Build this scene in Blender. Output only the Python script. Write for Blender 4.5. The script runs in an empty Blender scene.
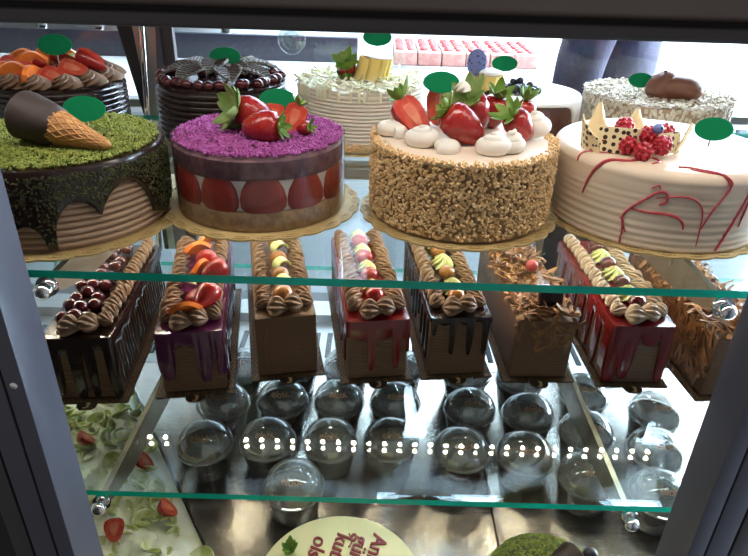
import bpy, bmesh, math, random
from mathutils import Matrix, Vector
random.seed(7)
PI = math.pi
sin, cos, rad = math.sin, math.cos, math.radians
C = bpy.context.scene.collection
R = random.uniform

# ------------------------------------------------------------------ levels (metres)
EYE = 1.52          # camera height
US = 1.227          # top of the upper glass shelf
LS = 0.927          # top of the lower glass shelf
DK = 0.78           # top of the steel deck

# ------------------------------------------------------------------ materials
def _new(name):
    m = bpy.data.materials.new(name); m.use_nodes = True
    nt = m.node_tree; nt.nodes.clear()
    out = nt.nodes.new('ShaderNodeOutputMaterial')
    return m, nt, out

def mat(name, col, rough=.5, metal=0.0, vary=None, bump=None, coat=0.0, sss=0.0, spec=.5, stretch=None, wave=None, spots=None, emit=None):
    """vary=(scale, colour2, lo, hi); bump=(scale, strength, distance); wave=(scale, axis, strength, distance, colour2 or None); spots=(scale, colour, size)"""
    m, nt, out = _new(name)
    N, L = nt.nodes, nt.links
    p = N.new('ShaderNodeBsdfPrincipled')
    p.inputs['Base Color'].default_value = (*col, 1)
    p.inputs['Roughness'].default_value = rough
    p.inputs['Metallic'].default_value = metal
    p.inputs['Specular IOR Level'].default_value = spec
    p.inputs['Coat Weight'].default_value = coat
    p.inputs['Coat Roughness'].default_value = .08
    if sss:
        p.inputs['Subsurface Weight'].default_value = sss
        p.inputs['Subsurface Radius'].default_value = (.004, .002, .0015)
        p.inputs['Subsurface Scale'].default_value = 1.0
    if emit:
        p.inputs['Emission Color'].default_value = (*emit[0], 1); p.inputs['Emission Strength'].default_value = emit[1]
    L.new(p.outputs[0], out.inputs[0])
    tc = N.new('ShaderNodeTexCoord'); vec = tc.outputs['Object']
    if stretch:
        mp = N.new('ShaderNodeMapping'); mp.inputs['Scale'].default_value = stretch
        L.new(vec, mp.inputs[0]); vec = mp.outputs[0]
    csock = None
    if vary:
        n = N.new('ShaderNodeTexNoise'); n.inputs['Scale'].default_value = vary[0]; n.inputs['Detail'].default_value = 5
        L.new(vec, n.inputs[0])
        r = N.new('ShaderNodeValToRGB')
        r.color_ramp.elements[0].position = vary[2]; r.color_ramp.elements[0].color = (*col, 1)
        r.color_ramp.elements[1].position = vary[3]; r.color_ramp.elements[1].color = (*vary[1], 1)
        L.new(n.outputs[0], r.inputs[0]); csock = r.outputs[0]
    def mixc(fac, c2):
        nonlocal csock
        mx = N.new('ShaderNodeMix'); mx.data_type = 'RGBA'
        L.new(fac, mx.inputs[0])
        if csock: L.new(csock, mx.inputs[6])
        else: mx.inputs[6].default_value = (*col, 1)
        mx.inputs[7].default_value = (*c2, 1); csock = mx.outputs[2]
    nsock = None
    if spots:
        v = N.new('ShaderNodeTexVoronoi'); v.inputs['Scale'].default_value = spots[0]
        L.new(tc.outputs['Object'], v.inputs[0])
        lt = N.new('ShaderNodeMath'); lt.operation = 'LESS_THAN'; lt.inputs[1].default_value = spots[2]
        L.new(v.outputs['Distance'], lt.inputs[0]); mixc(lt.outputs[0], spots[1])
        if len(spots) > 3:
            b = N.new('ShaderNodeBump'); b.inputs['Strength'].default_value = .6; b.inputs['Distance'].default_value = spots[3]
            L.new(v.outputs['Distance'], b.inputs['Height']); nsock = b.outputs[0]
    if wave:
        w = N.new('ShaderNodeTexWave'); w.bands_direction = wave[1]; w.inputs['Scale'].default_value = wave[0]
        w.inputs['Distortion'].default_value = .6; w.inputs['Detail'].default_value = 1; w.inputs['Detail Scale'].default_value = .4
        L.new(tc.outputs['Object'], w.inputs[0])
        b = N.new('ShaderNodeBump'); b.inputs['Strength'].default_value = wave[2]; b.inputs['Distance'].default_value = wave[3]
        L.new(w.outputs['Fac'], b.inputs['Height'])
        if nsock: L.new(nsock, b.inputs['Normal'])
        nsock = b.outputs[0]
        if wave[4]:
            g = N.new('ShaderNodeMath'); g.operation = 'LESS_THAN'; g.inputs[1].default_value = .4
            L.new(w.outputs['Fac'], g.inputs[0]); mixc(g.outputs[0], wave[4])
    if bump:
        n = N.new('ShaderNodeTexNoise'); n.inputs['Scale'].default_value = bump[0]; n.inputs['Detail'].default_value = 4
        L.new(vec, n.inputs[0])
        b = N.new('ShaderNodeBump'); b.inputs['Strength'].default_value = bump[1]; b.inputs['Distance'].default_value = bump[2]
        L.new(n.outputs[0], b.inputs['Height'])
        if nsock: L.new(nsock, b.inputs['Normal'])
        nsock = b.outputs[0]
    if csock: L.new(csock, p.inputs['Base Color'])
    if nsock: L.new(nsock, p.inputs['Normal'])
    return m

def glass(name, tint=(1, 1, 1), f0=.04, rough=0.0, power=5.0, fog=0.0):
    """Thin clear sheet: Schlick mix of see-through and mirror, the same from either side."""
    m, nt, out = _new(name); N, L = nt.nodes, nt.links
    t = N.new('ShaderNodeBsdfTransparent'); t.inputs[0].default_value = (*tint, 1)
    g = N.new('ShaderNodeBsdfGlossy'); g.inputs['Roughness'].default_value = rough
    lw = N.new('ShaderNodeLayerWeight'); lw.inputs[0].default_value = .5
    pw = N.new('ShaderNodeMath'); pw.operation = 'POWER'; pw.inputs[1].default_value = power
    L.new(lw.outputs['Facing'], pw.inputs[0])
    ma = N.new('ShaderNodeMath'); ma.operation = 'MULTIPLY_ADD'; ma.inputs[1].default_value = 1 - f0; ma.inputs[2].default_value = f0
    L.new(pw.outputs[0], ma.inputs[0])
    mx = N.new('ShaderNodeMixShader')
    L.new(ma.outputs[0], mx.inputs[0]); L.new(t.outputs[0], mx.inputs[1]); L.new(g.outputs[0], mx.inputs[2])
    if fog:
        d = N.new('ShaderNodeBsdfDiffuse'); d.inputs[0].default_value = (.8, .8, .8, 1)
        m2 = N.new('ShaderNodeMixShader'); m2.inputs[0].default_value = fog
        L.new(mx.outputs[0], m2.inputs[1]); L.new(d.outputs[0], m2.inputs[2]); mx = m2
    L.new(mx.outputs[0], out.inputs[0])
    return m

def lit_edge(name, col):
    m, nt, out = _new(name); N, L = nt.nodes, nt.links
    p = N.new('ShaderNodeBsdfPrincipled'); p.inputs['Base Color'].default_value = (*col, 1); p.inputs['Roughness'].default_value = .12
    t = N.new('ShaderNodeBsdfTranslucent'); t.inputs[0].default_value = (*[min(1, c * 2.2) for c in col], 1)
    mx = N.new('ShaderNodeMixShader'); mx.inputs[0].default_value = .35
    L.new(p.outputs[0], mx.inputs[1]); L.new(t.outputs[0], mx.inputs[2]); L.new(mx.outputs[0], out.inputs[0]); return m

def emission(name, col, s):
    m, nt, out = _new(name)
    e = nt.nodes.new('ShaderNodeEmission'); e.inputs[0].default_value = (*col, 1); e.inputs[1].default_value = s
    nt.links.new(e.outputs[0], out.inputs[0]); return m

MT = dict(
    steel=mat('brushed steel', (.66, .60, .55), .24, 1.0, vary=(9, (.54, .49, .45), .35, .7), bump=(60, .10, .002), stretch=(1, 12, 1)),
    steel_dull=mat('dull steel', (.42, .42, .41), .38, 1.0, bump=(80, .05, .001)),
    chrome=mat('chrome', (.85, .85, .86), .08, 1.0),
    bracket=mat('bracket steel', (.44, .38, .29), .36, .85, vary=(30, (.36, .31, .24), .4, .6)),
    alu=mat('grey anodised aluminium', (.075, .080, .112), .40, .2, vary=(6, (.062, .066, .092), .3, .7)),
    alu_dark=mat('dark aluminium', (.05, .046, .052), .45, .2),
    upright=mat('brushed warm upright', (.42, .42, .39), .36, 1.0, stretch=(8, 8, 1), bump=(40, .1, .001)),
    beam=mat('brown grey painted metal', (.17, .135, .125), .4, .2, vary=(4, (.12, .095, .09), .3, .7)),
    rubber=mat('black rubber', (.008, .008, .01), .7),
    black=mat('black panel', (.006, .006, .008), .6),
    glass=glass('clear shelf glass', (.93, .97, .96), .05),
    pane=glass('clear door glass', (.95, .97, .97), .03),
    edge=lit_edge('green glass edge', (.004, .20, .145)),
    dome=glass('clear dome plastic', (.93, .94, .94), .40, .012, 2.2, .17),
    pull=glass('finger pull plastic', (.86, .9, .9), .18, .05, 1.5),
    acetate=glass('clear acetate collar', (.95, .95, .96), .06, .03, 4),
    plastic=mat('grey cup plastic', (.05, .042, .042), .25, 0, coat=.3),
    gold=mat('gold card', (.56, .42, .19), .5, .15, vary=(25, (.50, .36, .15), .4, .6)),
    gold_ink=mat('gold ink', (.30, .20, .07), .4, .4),
    gold_number=mat('pale gold print', (.80, .62, .32), .5),
    board=mat('brown printed board', (.055, .030, .020), .5, 0, vary=(60, (.085, .05, .03), .45, .6)),
    green=mat('green card', (.002, .19, .072), .6, 0, spec=.1),
    stick=mat('pale stick', (.5, .42, .3), .6),
    choc=mat('dark chocolate', (.022, .011, .009), .22, 0, coat=.25, bump=(90, .15, .002)),
    choc_matt=mat('dark chocolate shell', (.036, .022, .019), .6, 0, vary=(30, (.055, .036, .03), .4, .7)),
    choc_pud=mat('brown pudding', (.16, .12, .11), .35, vary=(40, (.10, .07, .062), .4, .6)),
    milk=mat('milk chocolate', (.17, .065, .034), .38, bump=(60, .25, .002)),
    tan_cream=mat('tan cream', (.44, .33, .24), .55, sss=.1),
    milk_cream=mat('milk chocolate cream', (.215, .125, .072), .55, sss=.15, bump=(60, .12, .001)),
    mocha=mat('mocha cream', (.27, .155, .088), .55, wave=(115, 'Z', .9, .0022, (.20, .11, .06)), bump=(40, .15, .001)),
    mocha_dark=mat('cocoa cream', (.175, .09, .045), .55, bump=(50, .4, .002), wave=(110, 'Z', .5, .0012, (.13, .066, .033))),
    rib_beige=mat('beige ribbed cream', (.42, .28, .185), .55, bump=(70, .1, .001)),
    white_cream=mat('white cream', (.83, .78, .70), .5, sss=.2, bump=(45, .12, .0015)),
    white_rib=mat('white ribbed cream', (.76, .70, .60), .5, sss=.15, bump=(70, .08, .001)),
    pink_cream=mat('cream icing', (.80, .66, .53), .5, sss=.2, bump=(30, .15, .0015)),
    glaze_white=mat('cream glaze', (.78, .63, .48), .38, coat=.15, sss=.1, wave=(30, 'Z', .15, .0015, None), bump=(14, .15, .002)),
    pist=mat('pistachio crumb', (.30, .33, .060), .7, vary=(120, (.16, .21, .03), .4, .6)),
    pist_dark=mat('pistachio dust on chocolate', (.085, .095, .018), .65, vary=(140, (.03, .035, .01), .4, .6)),
    violet=mat('violet crumb', (.33, .055, .25), .75, vary=(110, (.46, .12, .40), .4, .6)),
    nut=mat('chopped nut', (.90, .65, .35), .65, vary=(130, (.72, .46, .20), .4, .62)),
    sponge=mat('pale sponge', (.40, .26, .13), .7, vary=(120, (.27, .16, .08), .4, .6), bump=(160, .4, .0015)),
    sponge_dark=mat('violet sponge', (.12, .05, .07), .7, vary=(90, (.20, .10, .11), .4, .6), bump=(160, .4, .0015)),
    berry=mat('strawberry', (.38, .018, .016), .22, coat=.4, spots=(420, (.62, .25, .05), .10, .0006), vary=(45, (.26, .010, .011), .4, .65)),
    berry_dark=mat('dark strawberry slice', (.23, .020, .014), .3, coat=.3, vary=(22, (.38, .045, .03), .35, .65)),
    berry_cut=mat('strawberry cut face', (.72, .14, .075), .3, coat=.3, vary=(70, (.55, .05, .03), .4, .6)),
    berry_core=mat('pale strawberry core', (.74, .26, .15), .35, coat=.2, vary=(90, (.66, .14, .08), .4, .6)),
    leaf=mat('green strawberry leaf', (.085, .20, .018), .5, vary=(80, (.20, .31, .045), .35, .65)),
    leaf_pale=mat('pale green leaf', (.24, .33, .10), .5, vary=(80, (.13, .22, .04), .35, .65)),
    cherry=mat('glossy dark cherry', (.075, .007, .012), .12, coat=.7),
    red_cherry=mat('red cherry', (.30, .010, .010), .12, coat=.6),
    raspberry=mat('raspberry', (.48, .018, .035), .35, coat=.2),
    black_berry=mat('black berry', (.010, .009, .022), .3, coat=.3),
    purple_glaze=mat('violet glaze', (.085, .012, .055), .16, coat=.5),
    red_glaze=mat('red glaze', (.17, .007, .009), .15, coat=.5),
    syrup=mat('red syrup', (.50, .05, .07), .3, coat=.2),
    brown_glaze=mat('brown mirror glaze', (.10, .035, .024), .12, coat=.6),
    orange=mat('orange fruit', (.85, .22, .035), .3, coat=.3, vary=(40, (.70, .14, .02), .4, .6)),
    apricot=mat('glazed nut', (.33, .13, .035), .18, coat=.6),
    yellow=mat('pale yellow chocolate', (.80, .60, .17), .4, sss=.1, vary=(30, (.84, .68, .28), .4, .6)),
    ivory=mat('ivory chocolate', (.85, .72, .42), .4, sss=.1),
    ivory_dots=mat('ivory chocolate with brown dots', (.85, .73, .45), .4, spots=(135, (.045, .015, .01), .0), sss=.05),
    blue_disc=mat('blue chocolate disc', (.17, .22, .50), .35, spots=(170, (.02, .015, .04), .28)),
    coconut=mat('coconut shaving', (.88, .86, .62), .55, sss=.15),
    dusty=mat('dusted chocolate leaf', (.20, .19, .14), .6, vary=(70, (.07, .06, .05), .42, .62)),
    almond=mat('pale flake', (.76, .70, .57), .6, vary=(60, (.60, .52, .38), .42, .68)),
    shave=mat('caramel shaving', (.34, .155, .05), .5, vary=(50, (.18, .075, .03), .4, .6)),
    lime=mat('lime cream', (.62, .66, .30), .4, sss=.2),
    kiwi=mat('green fruit', (.50, .55, .17), .4, coat=.1, vary=(40, (.78, .79, .50), .4, .6)),
    pale_cream=mat('pale whipped cream', (.92, .90, .78), .5, sss=.2, vary=(14, (.76, .77, .46), .5, .7), bump=(70, .5, .004)),
    waffle=mat('waffle cone', (.60, .31, .11), .6, vary=(60, (.48, .22, .07), .4, .6)),
    yellow_icing=mat('pale yellow icing', (.74, .70, .40), .35, sss=.15),
    maroon=mat('maroon icing', (.24, .012, .03), .35),
    letter=mat('brown print', (.55, .30, .17), .5),
    led=emission('warm white diode', (1.0, .86, .62), 260),
    lamp=emission('lamp diffuser', (1.0, .91, .80), 9),
    fill_lamp=emission('added fill lamp diffuser', (.64, .80, 1.0), 22),
    daylight=emission('daylight', (.72, .86, 1.0), 22),
    white_wall=mat('white wall', (.74, .74, .74), .6, vary=(3, (.70, .70, .71), .4, .6)),
    tile=mat('grey floor tile', (.33, .34, .36), .35, vary=(5, (.28, .29, .31), .4, .6)),
    counter=mat('white counter', (.80, .79, .77), .4, vary=(3, (.76, .75, .73), .4, .6)),
    granite=mat('black speckled stone', (.012, .012, .02), .3, spots=(160, (.3, .3, .33), .12)),
    cabinet=mat('pale grey cabinet', (.60, .65, .68), .35),
    cloth=mat('indigo cloth', (.050, .046, .105), .85, vary=(14, (.036, .033, .075), .35, .65), bump=(22, .4, .01)),
    cloth_dark=mat('dark trousers', (.018, .018, .026), .9),
    skin=mat('skin', (.50, .28, .19), .5, sss=.1),
    hair=mat('dark hair', (.012, .009, .007), .5),
    pinkcake=mat('pink brown sponge', (.34, .15, .12), .6, vary=(40, (.24, .09, .075), .4, .6)),
)
def dots_material():
    """brown round dots on ivory: dots sit on a regular staggered lattice of the shard's own surface"""
    m = MT['ivory_dots']; nt = m.node_tree
    for n in nt.nodes:
        if n.type == 'TEX_VORONOI': n.inputs['Randomness'].default_value = .55
        if n.type == 'MATH' and n.operation == 'LESS_THAN': n.inputs[1].default_value = .34
dots_material()

# ------------------------------------------------------------------ mesh building
def T(x=0, y=0, z=0): return Matrix.Translation((x, y, z))
def RX(a): return Matrix.Rotation(a, 4, 'X')
def RY(a): return Matrix.Rotation(a, 4, 'Y')
def RZ(a): return Matrix.Rotation(a, 4, 'Z')
def S(x, y=None, z=None):
    y = x if y is None else y; z = x if z is None else z
    return Matrix.Diagonal((x, y, z, 1))

def lathe(prof, seg=48, fn=None):
    vs, fs = [], []
    n = len(prof)
    for i, (r, z) in enumerate(prof):
        for k in range(seg):
            a = 2 * PI * k / seg
            rr = r * (fn(a, i / (n - 1)) if fn else 1)
            vs.append((rr * cos(a), rr * sin(a), z))
    for i in range(n - 1):
        for k in range(seg):
            k2 = (k + 1) % seg
            fs.append((i * seg + k, i * seg + k2, (i + 1) * seg + k2, (i + 1) * seg + k))
    fs.append(tuple(range(seg))[::-1]); fs.append(tuple((n - 1) * seg + k for k in range(seg)))
    return vs, fs

def box(x0, x1, y0, y1, z0, z1):
    v = [(x, y, z) for z in (z0, z1) for y in (y0, y1) for x in (x0, x1)]
    return v, [(0, 2, 3, 1), (4, 5, 7, 6), (0, 1, 5, 4), (2, 6, 7, 3), (0, 4, 6, 2), (1, 3, 7, 5)]

def rbox(x0, x1, y0, y1, z0, z1, r=.003, seg=3):
    bm = bmesh.new(); v, f = box(x0, x1, y0, y1, z0, z1)
    bv = [bm.verts.new(p) for p in v]
    for q in f: bm.faces.new([bv[i] for i in q])
    bmesh.ops.bevel(bm, geom=bm.edges[:], offset=r, segments=seg, affect='EDGES', profile=.5)
    bm.verts.index_update()
    out = [tuple(p.co) for p in bm.verts], [tuple(p.index for p in q.verts) for q in bm.faces]
    bm.free(); return out

def prism(poly, z0, z1):
    n = len(poly)
    vs = [(x, y, z0) for x, y in poly] + [(x, y, z1) for x, y in poly]
    fs = [tuple(range(n))[::-1], tuple(range(n, 2 * n))] + [(i, (i + 1) % n, n + (i + 1) % n, n + i) for i in range(n)]
    return vs, fs

def ell(rx, ry=None, rz=None, seg=20, rings=12):
    ry = rx if ry is None else ry; rz = rx if rz is None else rz
    prof = [(max(1e-5, sin(PI * i / rings)), -cos(PI * i / rings)) for i in range(rings + 1)]
    v, f = lathe(prof, seg)
    return [(x * rx, y * ry, z * rz) for x, y, z in v], f

def tube(pts, r, seg=8):
    pts = [Vector(p) for p in pts]; n = len(pts)
    rs = r if isinstance(r, (list, tuple)) else [r] * n
    vs, fs = [], []
    t0 = (pts[1] - pts[0]).normalized()
    up = Vector((0, 0, 1)) if abs(t0.z) < .9 else Vector((1, 0, 0))
    nrm = t0.cross(up).normalized()
    for i, p in enumerate(pts):
        t = (pts[min(i + 1, n - 1)] - pts[max(i - 1, 0)]).normalized()
        nrm = (nrm - t * nrm.dot(t)).normalized(); b = t.cross(nrm)
        for k in range(seg):
            a = 2 * PI * k / seg
            q = p + (nrm * cos(a) + b * sin(a)) * rs[i]; vs.append(tuple(q))
    for i in range(n - 1):
        for k in range(seg):
            k2 = (k + 1) % seg
            fs.append((i * seg + k, i * seg + k2, (i + 1) * seg + k2, (i + 1) * seg + k))
    fs.append(tuple(range(seg))[::-1]); fs.append(tuple((n - 1) * seg + k for k in range(seg)))
    return vs, fs

def sheet(fn, nu, nv, th):
    """thick sheet over fn(u,v)->Vector"""
    P = [[Vector(fn(u / nu, v / nv)) for v in range(nv + 1)] for u in range(nu + 1)]
    vs, fs = [], []
    for side in (1, -1):
        for u in range(nu + 1):
            for v in range(nv + 1):
                du = P[min(u + 1, nu)][v] - P[max(u - 1, 0)][v]; dv = P[u][min(v + 1, nv)] - P[u][max(v - 1, 0)]
                n = du.cross(dv); n = n.normalized() if n.length > 1e-12 else Vector((0, 0, 1))
                vs.append(tuple(P[u][v] + n * th * .5 * side))
    w = nv + 1; off = (nu + 1) * w
    for u in range(nu):
        for v in range(nv):
            a = u * w + v
            fs.append((a, a + w, a + w + 1, a + 1)); fs.append((off + a, off + a + 1, off + a + w + 1, off + a + w))
    for u in range(nu):
        for v in (0, nv):
            a = u * w + v; fs.append((a, a + w, off + a + w, off + a) if v == nv else (a, off + a, off + a + w, a + w))
    for v in range(nv):
        for u in (0, nu):
            a = u * w + v; fs.append((a, a + 1, off + a + 1, off + a) if u == 0 else (a, off + a, off + a + 1, a + 1))
    return vs, fs

class MB:
    def __init__(s): s.v, s.f, s.m = [], [], []
    def add(s, geo, M=None, m=0):
        o = len(s.v); v, f = geo
        if M is not None: v = [tuple(M @ Vector(p)) for p in v]
        s.v += v; s.f += [tuple(i + o for i in q) for q in f]; s.m += [m] * len(f); return s
    def mesh(s, name, mats, smooth=True, angle=42):
        me = bpy.data.meshes.new(name); me.from_pydata(s.v, [], s.f)
        bm = bmesh.new(); bm.from_mesh(me); bmesh.ops.recalc_face_normals(bm, faces=bm.faces[:]); bm.to_mesh(me); bm.free()
        for m in (mats if isinstance(mats, (list, tuple)) else [mats]): me.materials.append(MT[m] if isinstance(m, str) else m)
        me.polygons.foreach_set('material_index', s.m)
        if smooth:
            me.polygons.foreach_set('use_smooth', [True] * len(s.f)); me.set_sharp_from_angle(angle=rad(angle))
        me.update(); return me
    def build(s, name, mats, parent=None, M=None, **k):
        return link(name, s.mesh(name, mats, **k), parent, M)

def link(name, me, parent=None, M=None):
    o = bpy.data.objects.new(name, me); C.objects.link(o)
    if parent is not None: o.parent = parent
    if M is not None: o.matrix_basis = M
    return o
def part(name, geo, mats, parent, M=None, **k): return MB().add(geo).build(name, mats, parent, M, **k)
def tag(o, label, cat, group=None, kind=None):
    o['label'] = label; o['category'] = cat
    if group: o['group'] = group
    if kind: o['kind'] = kind
    return o
def thing(name, label, cat, loc=(0, 0, 0), rz=0, group=None):
    o = bpy.data.objects.new(name, None); C.objects.link(o); o.empty_display_size = .02
    o.location = loc; o.rotation_euler = (0, 0, rz)
    return tag(o, label, cat, group)
def struct(name, geo, mats, **k):
    o = MB().add(geo).build(name, mats, **k); o['kind'] = 'structure'; return o
_kids = {}
def dup(root, loc, rz=0, label=None):
    r = root.copy(); C.objects.link(r); r.location = loc; r.rotation_euler = (0, 0, rz)
    if label: r['label'] = label
    for ch in list(root.children):
        c = ch.copy(); C.objects.link(c); c.parent = r
        for g in list(ch.children):
            d = g.copy(); C.objects.link(d); d.parent = c
    return r

# ------------------------------------------------------------------ shapes of food
def octa(s):
    j = lambda: s * R(.6, 1.25)
    v = [(j(), 0, 0), (-j(), 0, 0), (0, j(), 0), (0, -j(), 0), (0, 0, j()), (0, 0, -j())]
    return v, [(0, 2, 4), (2, 1, 4), (1, 3, 4), (3, 0, 4), (2, 0, 5), (1, 2, 5), (3, 1, 5), (0, 3, 5)]
def rot(): return Matrix.Rotation(R(0, 6.28), 4, Vector((R(-1, 1), R(-1, 1), R(-1, 1) + .01)).normalized())
def crumbs(fn, n, s0, s1):
    mb = MB()
    for _ in range(n):
        p = fn()
        if p is None: continue
        mb.add(octa(R(s0, s1)), T(*p) @ rot())
    return mb
def disc_pt(r, z):
    a, q = R(0, 2 * PI), r * math.sqrt(R(0, 1)); return (q * cos(a), q * sin(a), z)

def berry_shape(r=.014, h=.036, seg=20):
    prof = [(1e-5, 0), (.30, .03), (.55, .12), (.80, .32), (.97, .58), (1.0, .74), (.88, .90), (.55, .985), (1e-5, .97)]
    return lathe([(a * r, b * h) for a, b in prof], seg)
def half_berry(r=.014, h=.036):
    """tip at 0, crown at +z, flat cut face at y=0 towards -y; returns (skin, cut, core)"""
    v, f = berry_shape(r, h, 24)
    skin = ([(x, max(0.0, y), z) for x, y, z in v], f)
    prof = [(.30, .03), (.55, .12), (.80, .32), (.97, .58), (1.0, .74), (.88, .90), (.55, .985)]
    pts = [(a * r * .96, b * h) for a, b in prof]; loop = pts + [(-x, z) for x, z in reversed(pts)]
    n = len(loop)
    cut = ([(x, -.0008, z) for x, z in loop] + [(x, .0004, z) for x, z in loop], [tuple(range(n)), tuple(range(n, 2 * n))[::-1]] + [(i, n + i, n + (i + 1) % n, (i + 1) % n) for i in range(n)])
    lc = [(x * .42, h * .55 + (z - h * .5) * .55) for x, z in loop]
    core = ([(x, -.0014, z) for x, z in lc] + [(x, -.0006, z) for x, z in lc], cut[1])
    return skin, cut, core
def leaf_blade(l, w, curl=.6, th=.0007):
    def fn(u, v):
        a = u * curl; y = l * (sin(a) / max(curl, .01)); z = l * (1 - cos(a)) / max(curl, .01)
        ww = w * sin(PI * min(1, .12 + u * .88)) ** .8 * (1 if u < .99 else .1)
        x = (v - .5) * ww; return (x, y, z + abs(v - .5) * ww * .35)
    return sheet(fn, 8, 4, th)
def crown(n=6, l=.014, w=.007, lift=.35, curl=.8):
    mb = MB()
    for k in range(n):
        mb.add(leaf_blade(l * R(.8, 1.2), w, curl * R(.6, 1.3)), RZ(2 * PI * k / n + R(-.2, .2)) @ T(0, .001, 0) @ RX(lift * R(.5, 1.6)))
    mb.add(tube([(0, 0, 0), (.0005, .0005, .004), (.002, .001, .008)], [.0014, .0011, .0009], 6))
    return mb
def strawberry(par, loc, rx=0, ry=0, rz=0, s=1.0, leaf='leaf', half=False, crown_l=.014, n=6, up=.35):
    """part strawberry with its leaves as a sub-part; tip at local origin, crown at +z"""
    M = T(*loc) @ RZ(rz) @ RY(ry) @ RX(rx) @ S(s)
    if half:
        sk, cu, co = half_berry()
        b = MB().add(sk, m=0).add(cu, m=1).add(co, m=2).build('strawberry_half', ['berry', 'berry_cut', 'berry_core'], par, M)
    else:
        b = part('strawberry', berry_shape(), 'berry', par, M)
    if n: crown(n, crown_l, .0075, up).build('leaf_crown', leaf, b, T(0, 0, .0345))
    return b
def aim(center, up, face, s):
    z = Vector(up).normalized(); y = -Vector(face); y = (y - z * y.dot(z)).normalized(); x = y.cross(z)
    M = Matrix(((x.x, y.x, z.x, 0), (x.y, y.y, z.y, 0), (x.z, y.z, z.z, 0), (0, 0, 0, 1)))
    sc_ = S(*s) if isinstance(s, tuple) else S(s)
    return T(*center) @ M @ sc_ @ T(0, 0, -.019)
def berry_at(par, center, up, s=1.0, face=(0, -1, .4), half=False, n=6, leaf='leaf', crown_l=.014, lift=.35, w=.0075):
    M = aim(center, up, face, s)
    if half:
        sk, cu, co_ = half_berry()
        b = MB().add(sk, m=0).add(cu, m=1).add(co_, m=2).build('strawberry_half', ['berry', 'berry_cut', 'berry_core'], par, M)
    else:
        b = part('strawberry', berry_shape(), 'berry', par, M)
    if n: crown(n, crown_l, w, lift).build('leaf_crown', leaf, b, T(0, 0, .0345))
    return b
def rosette_shape(r=.016, h=.018, lobes=7, twist=2.2):
    prof = [(1e-5, 0), (.9, 0), (1.0, .12), (.96, .3), (.78, .52), (.5, .74), (.25, .9), (1e-5, 1.03)]
    v, f = [], []
    seg = lobes * 6; n = len(prof)
    for i, (a, z) in enumerate(prof):
        for k in range(seg):
            th = 2 * PI * k / seg
            rr = a * r * (1 + .20 * cos(lobes * th)); t2 = th + z * twist
            v.append((rr * cos(t2), rr * sin(t2), z * h))
    for i in range(n - 1):
        for k in range(seg):
            k2 = (k + 1) % seg; f.append((i * seg + k, i * seg + k2, (i + 1) * seg + k2, (i + 1) * seg + k))
    return v, f
def dollop_shape(r=.02, h=.02):
    prof = [(1e-5, 0), (.85, 0), (1.0, .15), (.97, .38), (.8, .6), (.52, .8), (.22, .95), (1e-5, 1.05)]
    return lathe([(a * r, z * h) for a, z in prof], 28, lambda a, t: 1 + .07 * sin(3 * a + 5 * t))
def dollop_swirl(r, h):
    """soft-serve swirl: a fat cord of cream wound twice and drawn to a peak"""
    n = 64; pts, rs = [], []
    for i in range(n):
        t = i / (n - 1); a = t * 2 * PI * 2.4
        q = r * .58 * (1 - t) ** .8
        pts.append((q * cos(a), q * sin(a), h * (.26 + .66 * t ** 1.1))); rs.append(r * .44 * (1 - .72 * t ** 1.4))
    return tube(pts, rs, 14)
def shell_shape(l=.024, w=.017, h=.014, ridges=9):
    """piped shell: fat ridged head, pointed tail along +y"""
    n, seg = 9, ridges * 5; v, f = [], []
    prof = [1e-4, .62, .92, 1, .92, .74, .5, .25, 1e-4]
    for i in range(n):
        t = i / (n - 1)
        for k in range(seg):
            a = 2 * PI * k / seg; rr = prof[i] * (1 + .21 * cos(ridges * a + t * 1.6))
            v.append((rr * cos(a) * w / 2, (t - .25) * l, h * .45 + rr * sin(a) * h * .55 + .003 * sin(PI * t)))
    for i in range(n - 1):
        for k in range(seg):
            k2 = (k + 1) % seg; f.append((i * seg + k, i * seg + k2, (i + 1) * seg + k2, (i + 1) * seg + k))
    return v, f
def flakes(fn, n, l0, l1, w, th=.0006, curl=1.0):
    mb = MB()
    for _ in range(n):
        l = R(l0, l1); cu = R(.2, curl) * random.choice((-1, 1)); ww = w * R(.6, 1.3)
        g = sheet(lambda u, v: ((v - .5) * ww, l * sin((u - .5) * cu) / cu, l * (1 - cos((u - .5) * cu)) / cu), 3, 1, th)
        p = fn(); mb.add(g, T(*p) @ RZ(R(0, 6.3)) @ RX(R(-.5, .5)) @ RY(R(-.7, .7)))
    return mb
def drip_shell(outline, low, ztop, t=.002):
    """icing over a top with drips: outline loop of (x,y,nx,ny), low[i] the bottom of the icing at that place"""
    n = len(outline); mb = MB()
    cx = sum(o[0] for o in outline) / n; cy = sum(o[1] for o in outline) / n
    rows = [[(cx + (x - cx) * .96, cy + (y - cy) * .96, ztop + t) for x, y, a, b in outline],
            [(x + a * t * .3, y + b * t * .3, ztop + t * .9) for x, y, a, b in outline],
            [(x + a * t, y + b * t, ztop - .001) for x, y, a, b in outline],
            [(x + a * t * 1.25, y + b * t * 1.25, lo + t * 1.2) for (x, y, a, b), lo in zip(outline, low)],
            [(x + a * t * .8, y + b * t * .8, lo + t * .2) for (x, y, a, b), lo in zip(outline, low)],
            [(x - a * .0005, y - b * .0005, lo) for (x, y, a, b), lo in zip(outline, low)]]
    vs = [p for r in rows for p in r]; fs = [tuple(range(n))]
    for i in range(len(rows) - 1):
        for k in range(n):
            k2 = (k + 1) % n; fs.append((i * n + k, i * n + k2, (i + 1) * n + k2, (i + 1) * n + k))
    return vs, fs
def circ(r, n=300): return [(r * cos(2 * PI * k / n), r * sin(2 * PI * k / n), cos(2 * PI * k / n), sin(2 * PI * k / n)) for k in range(n)]
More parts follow.
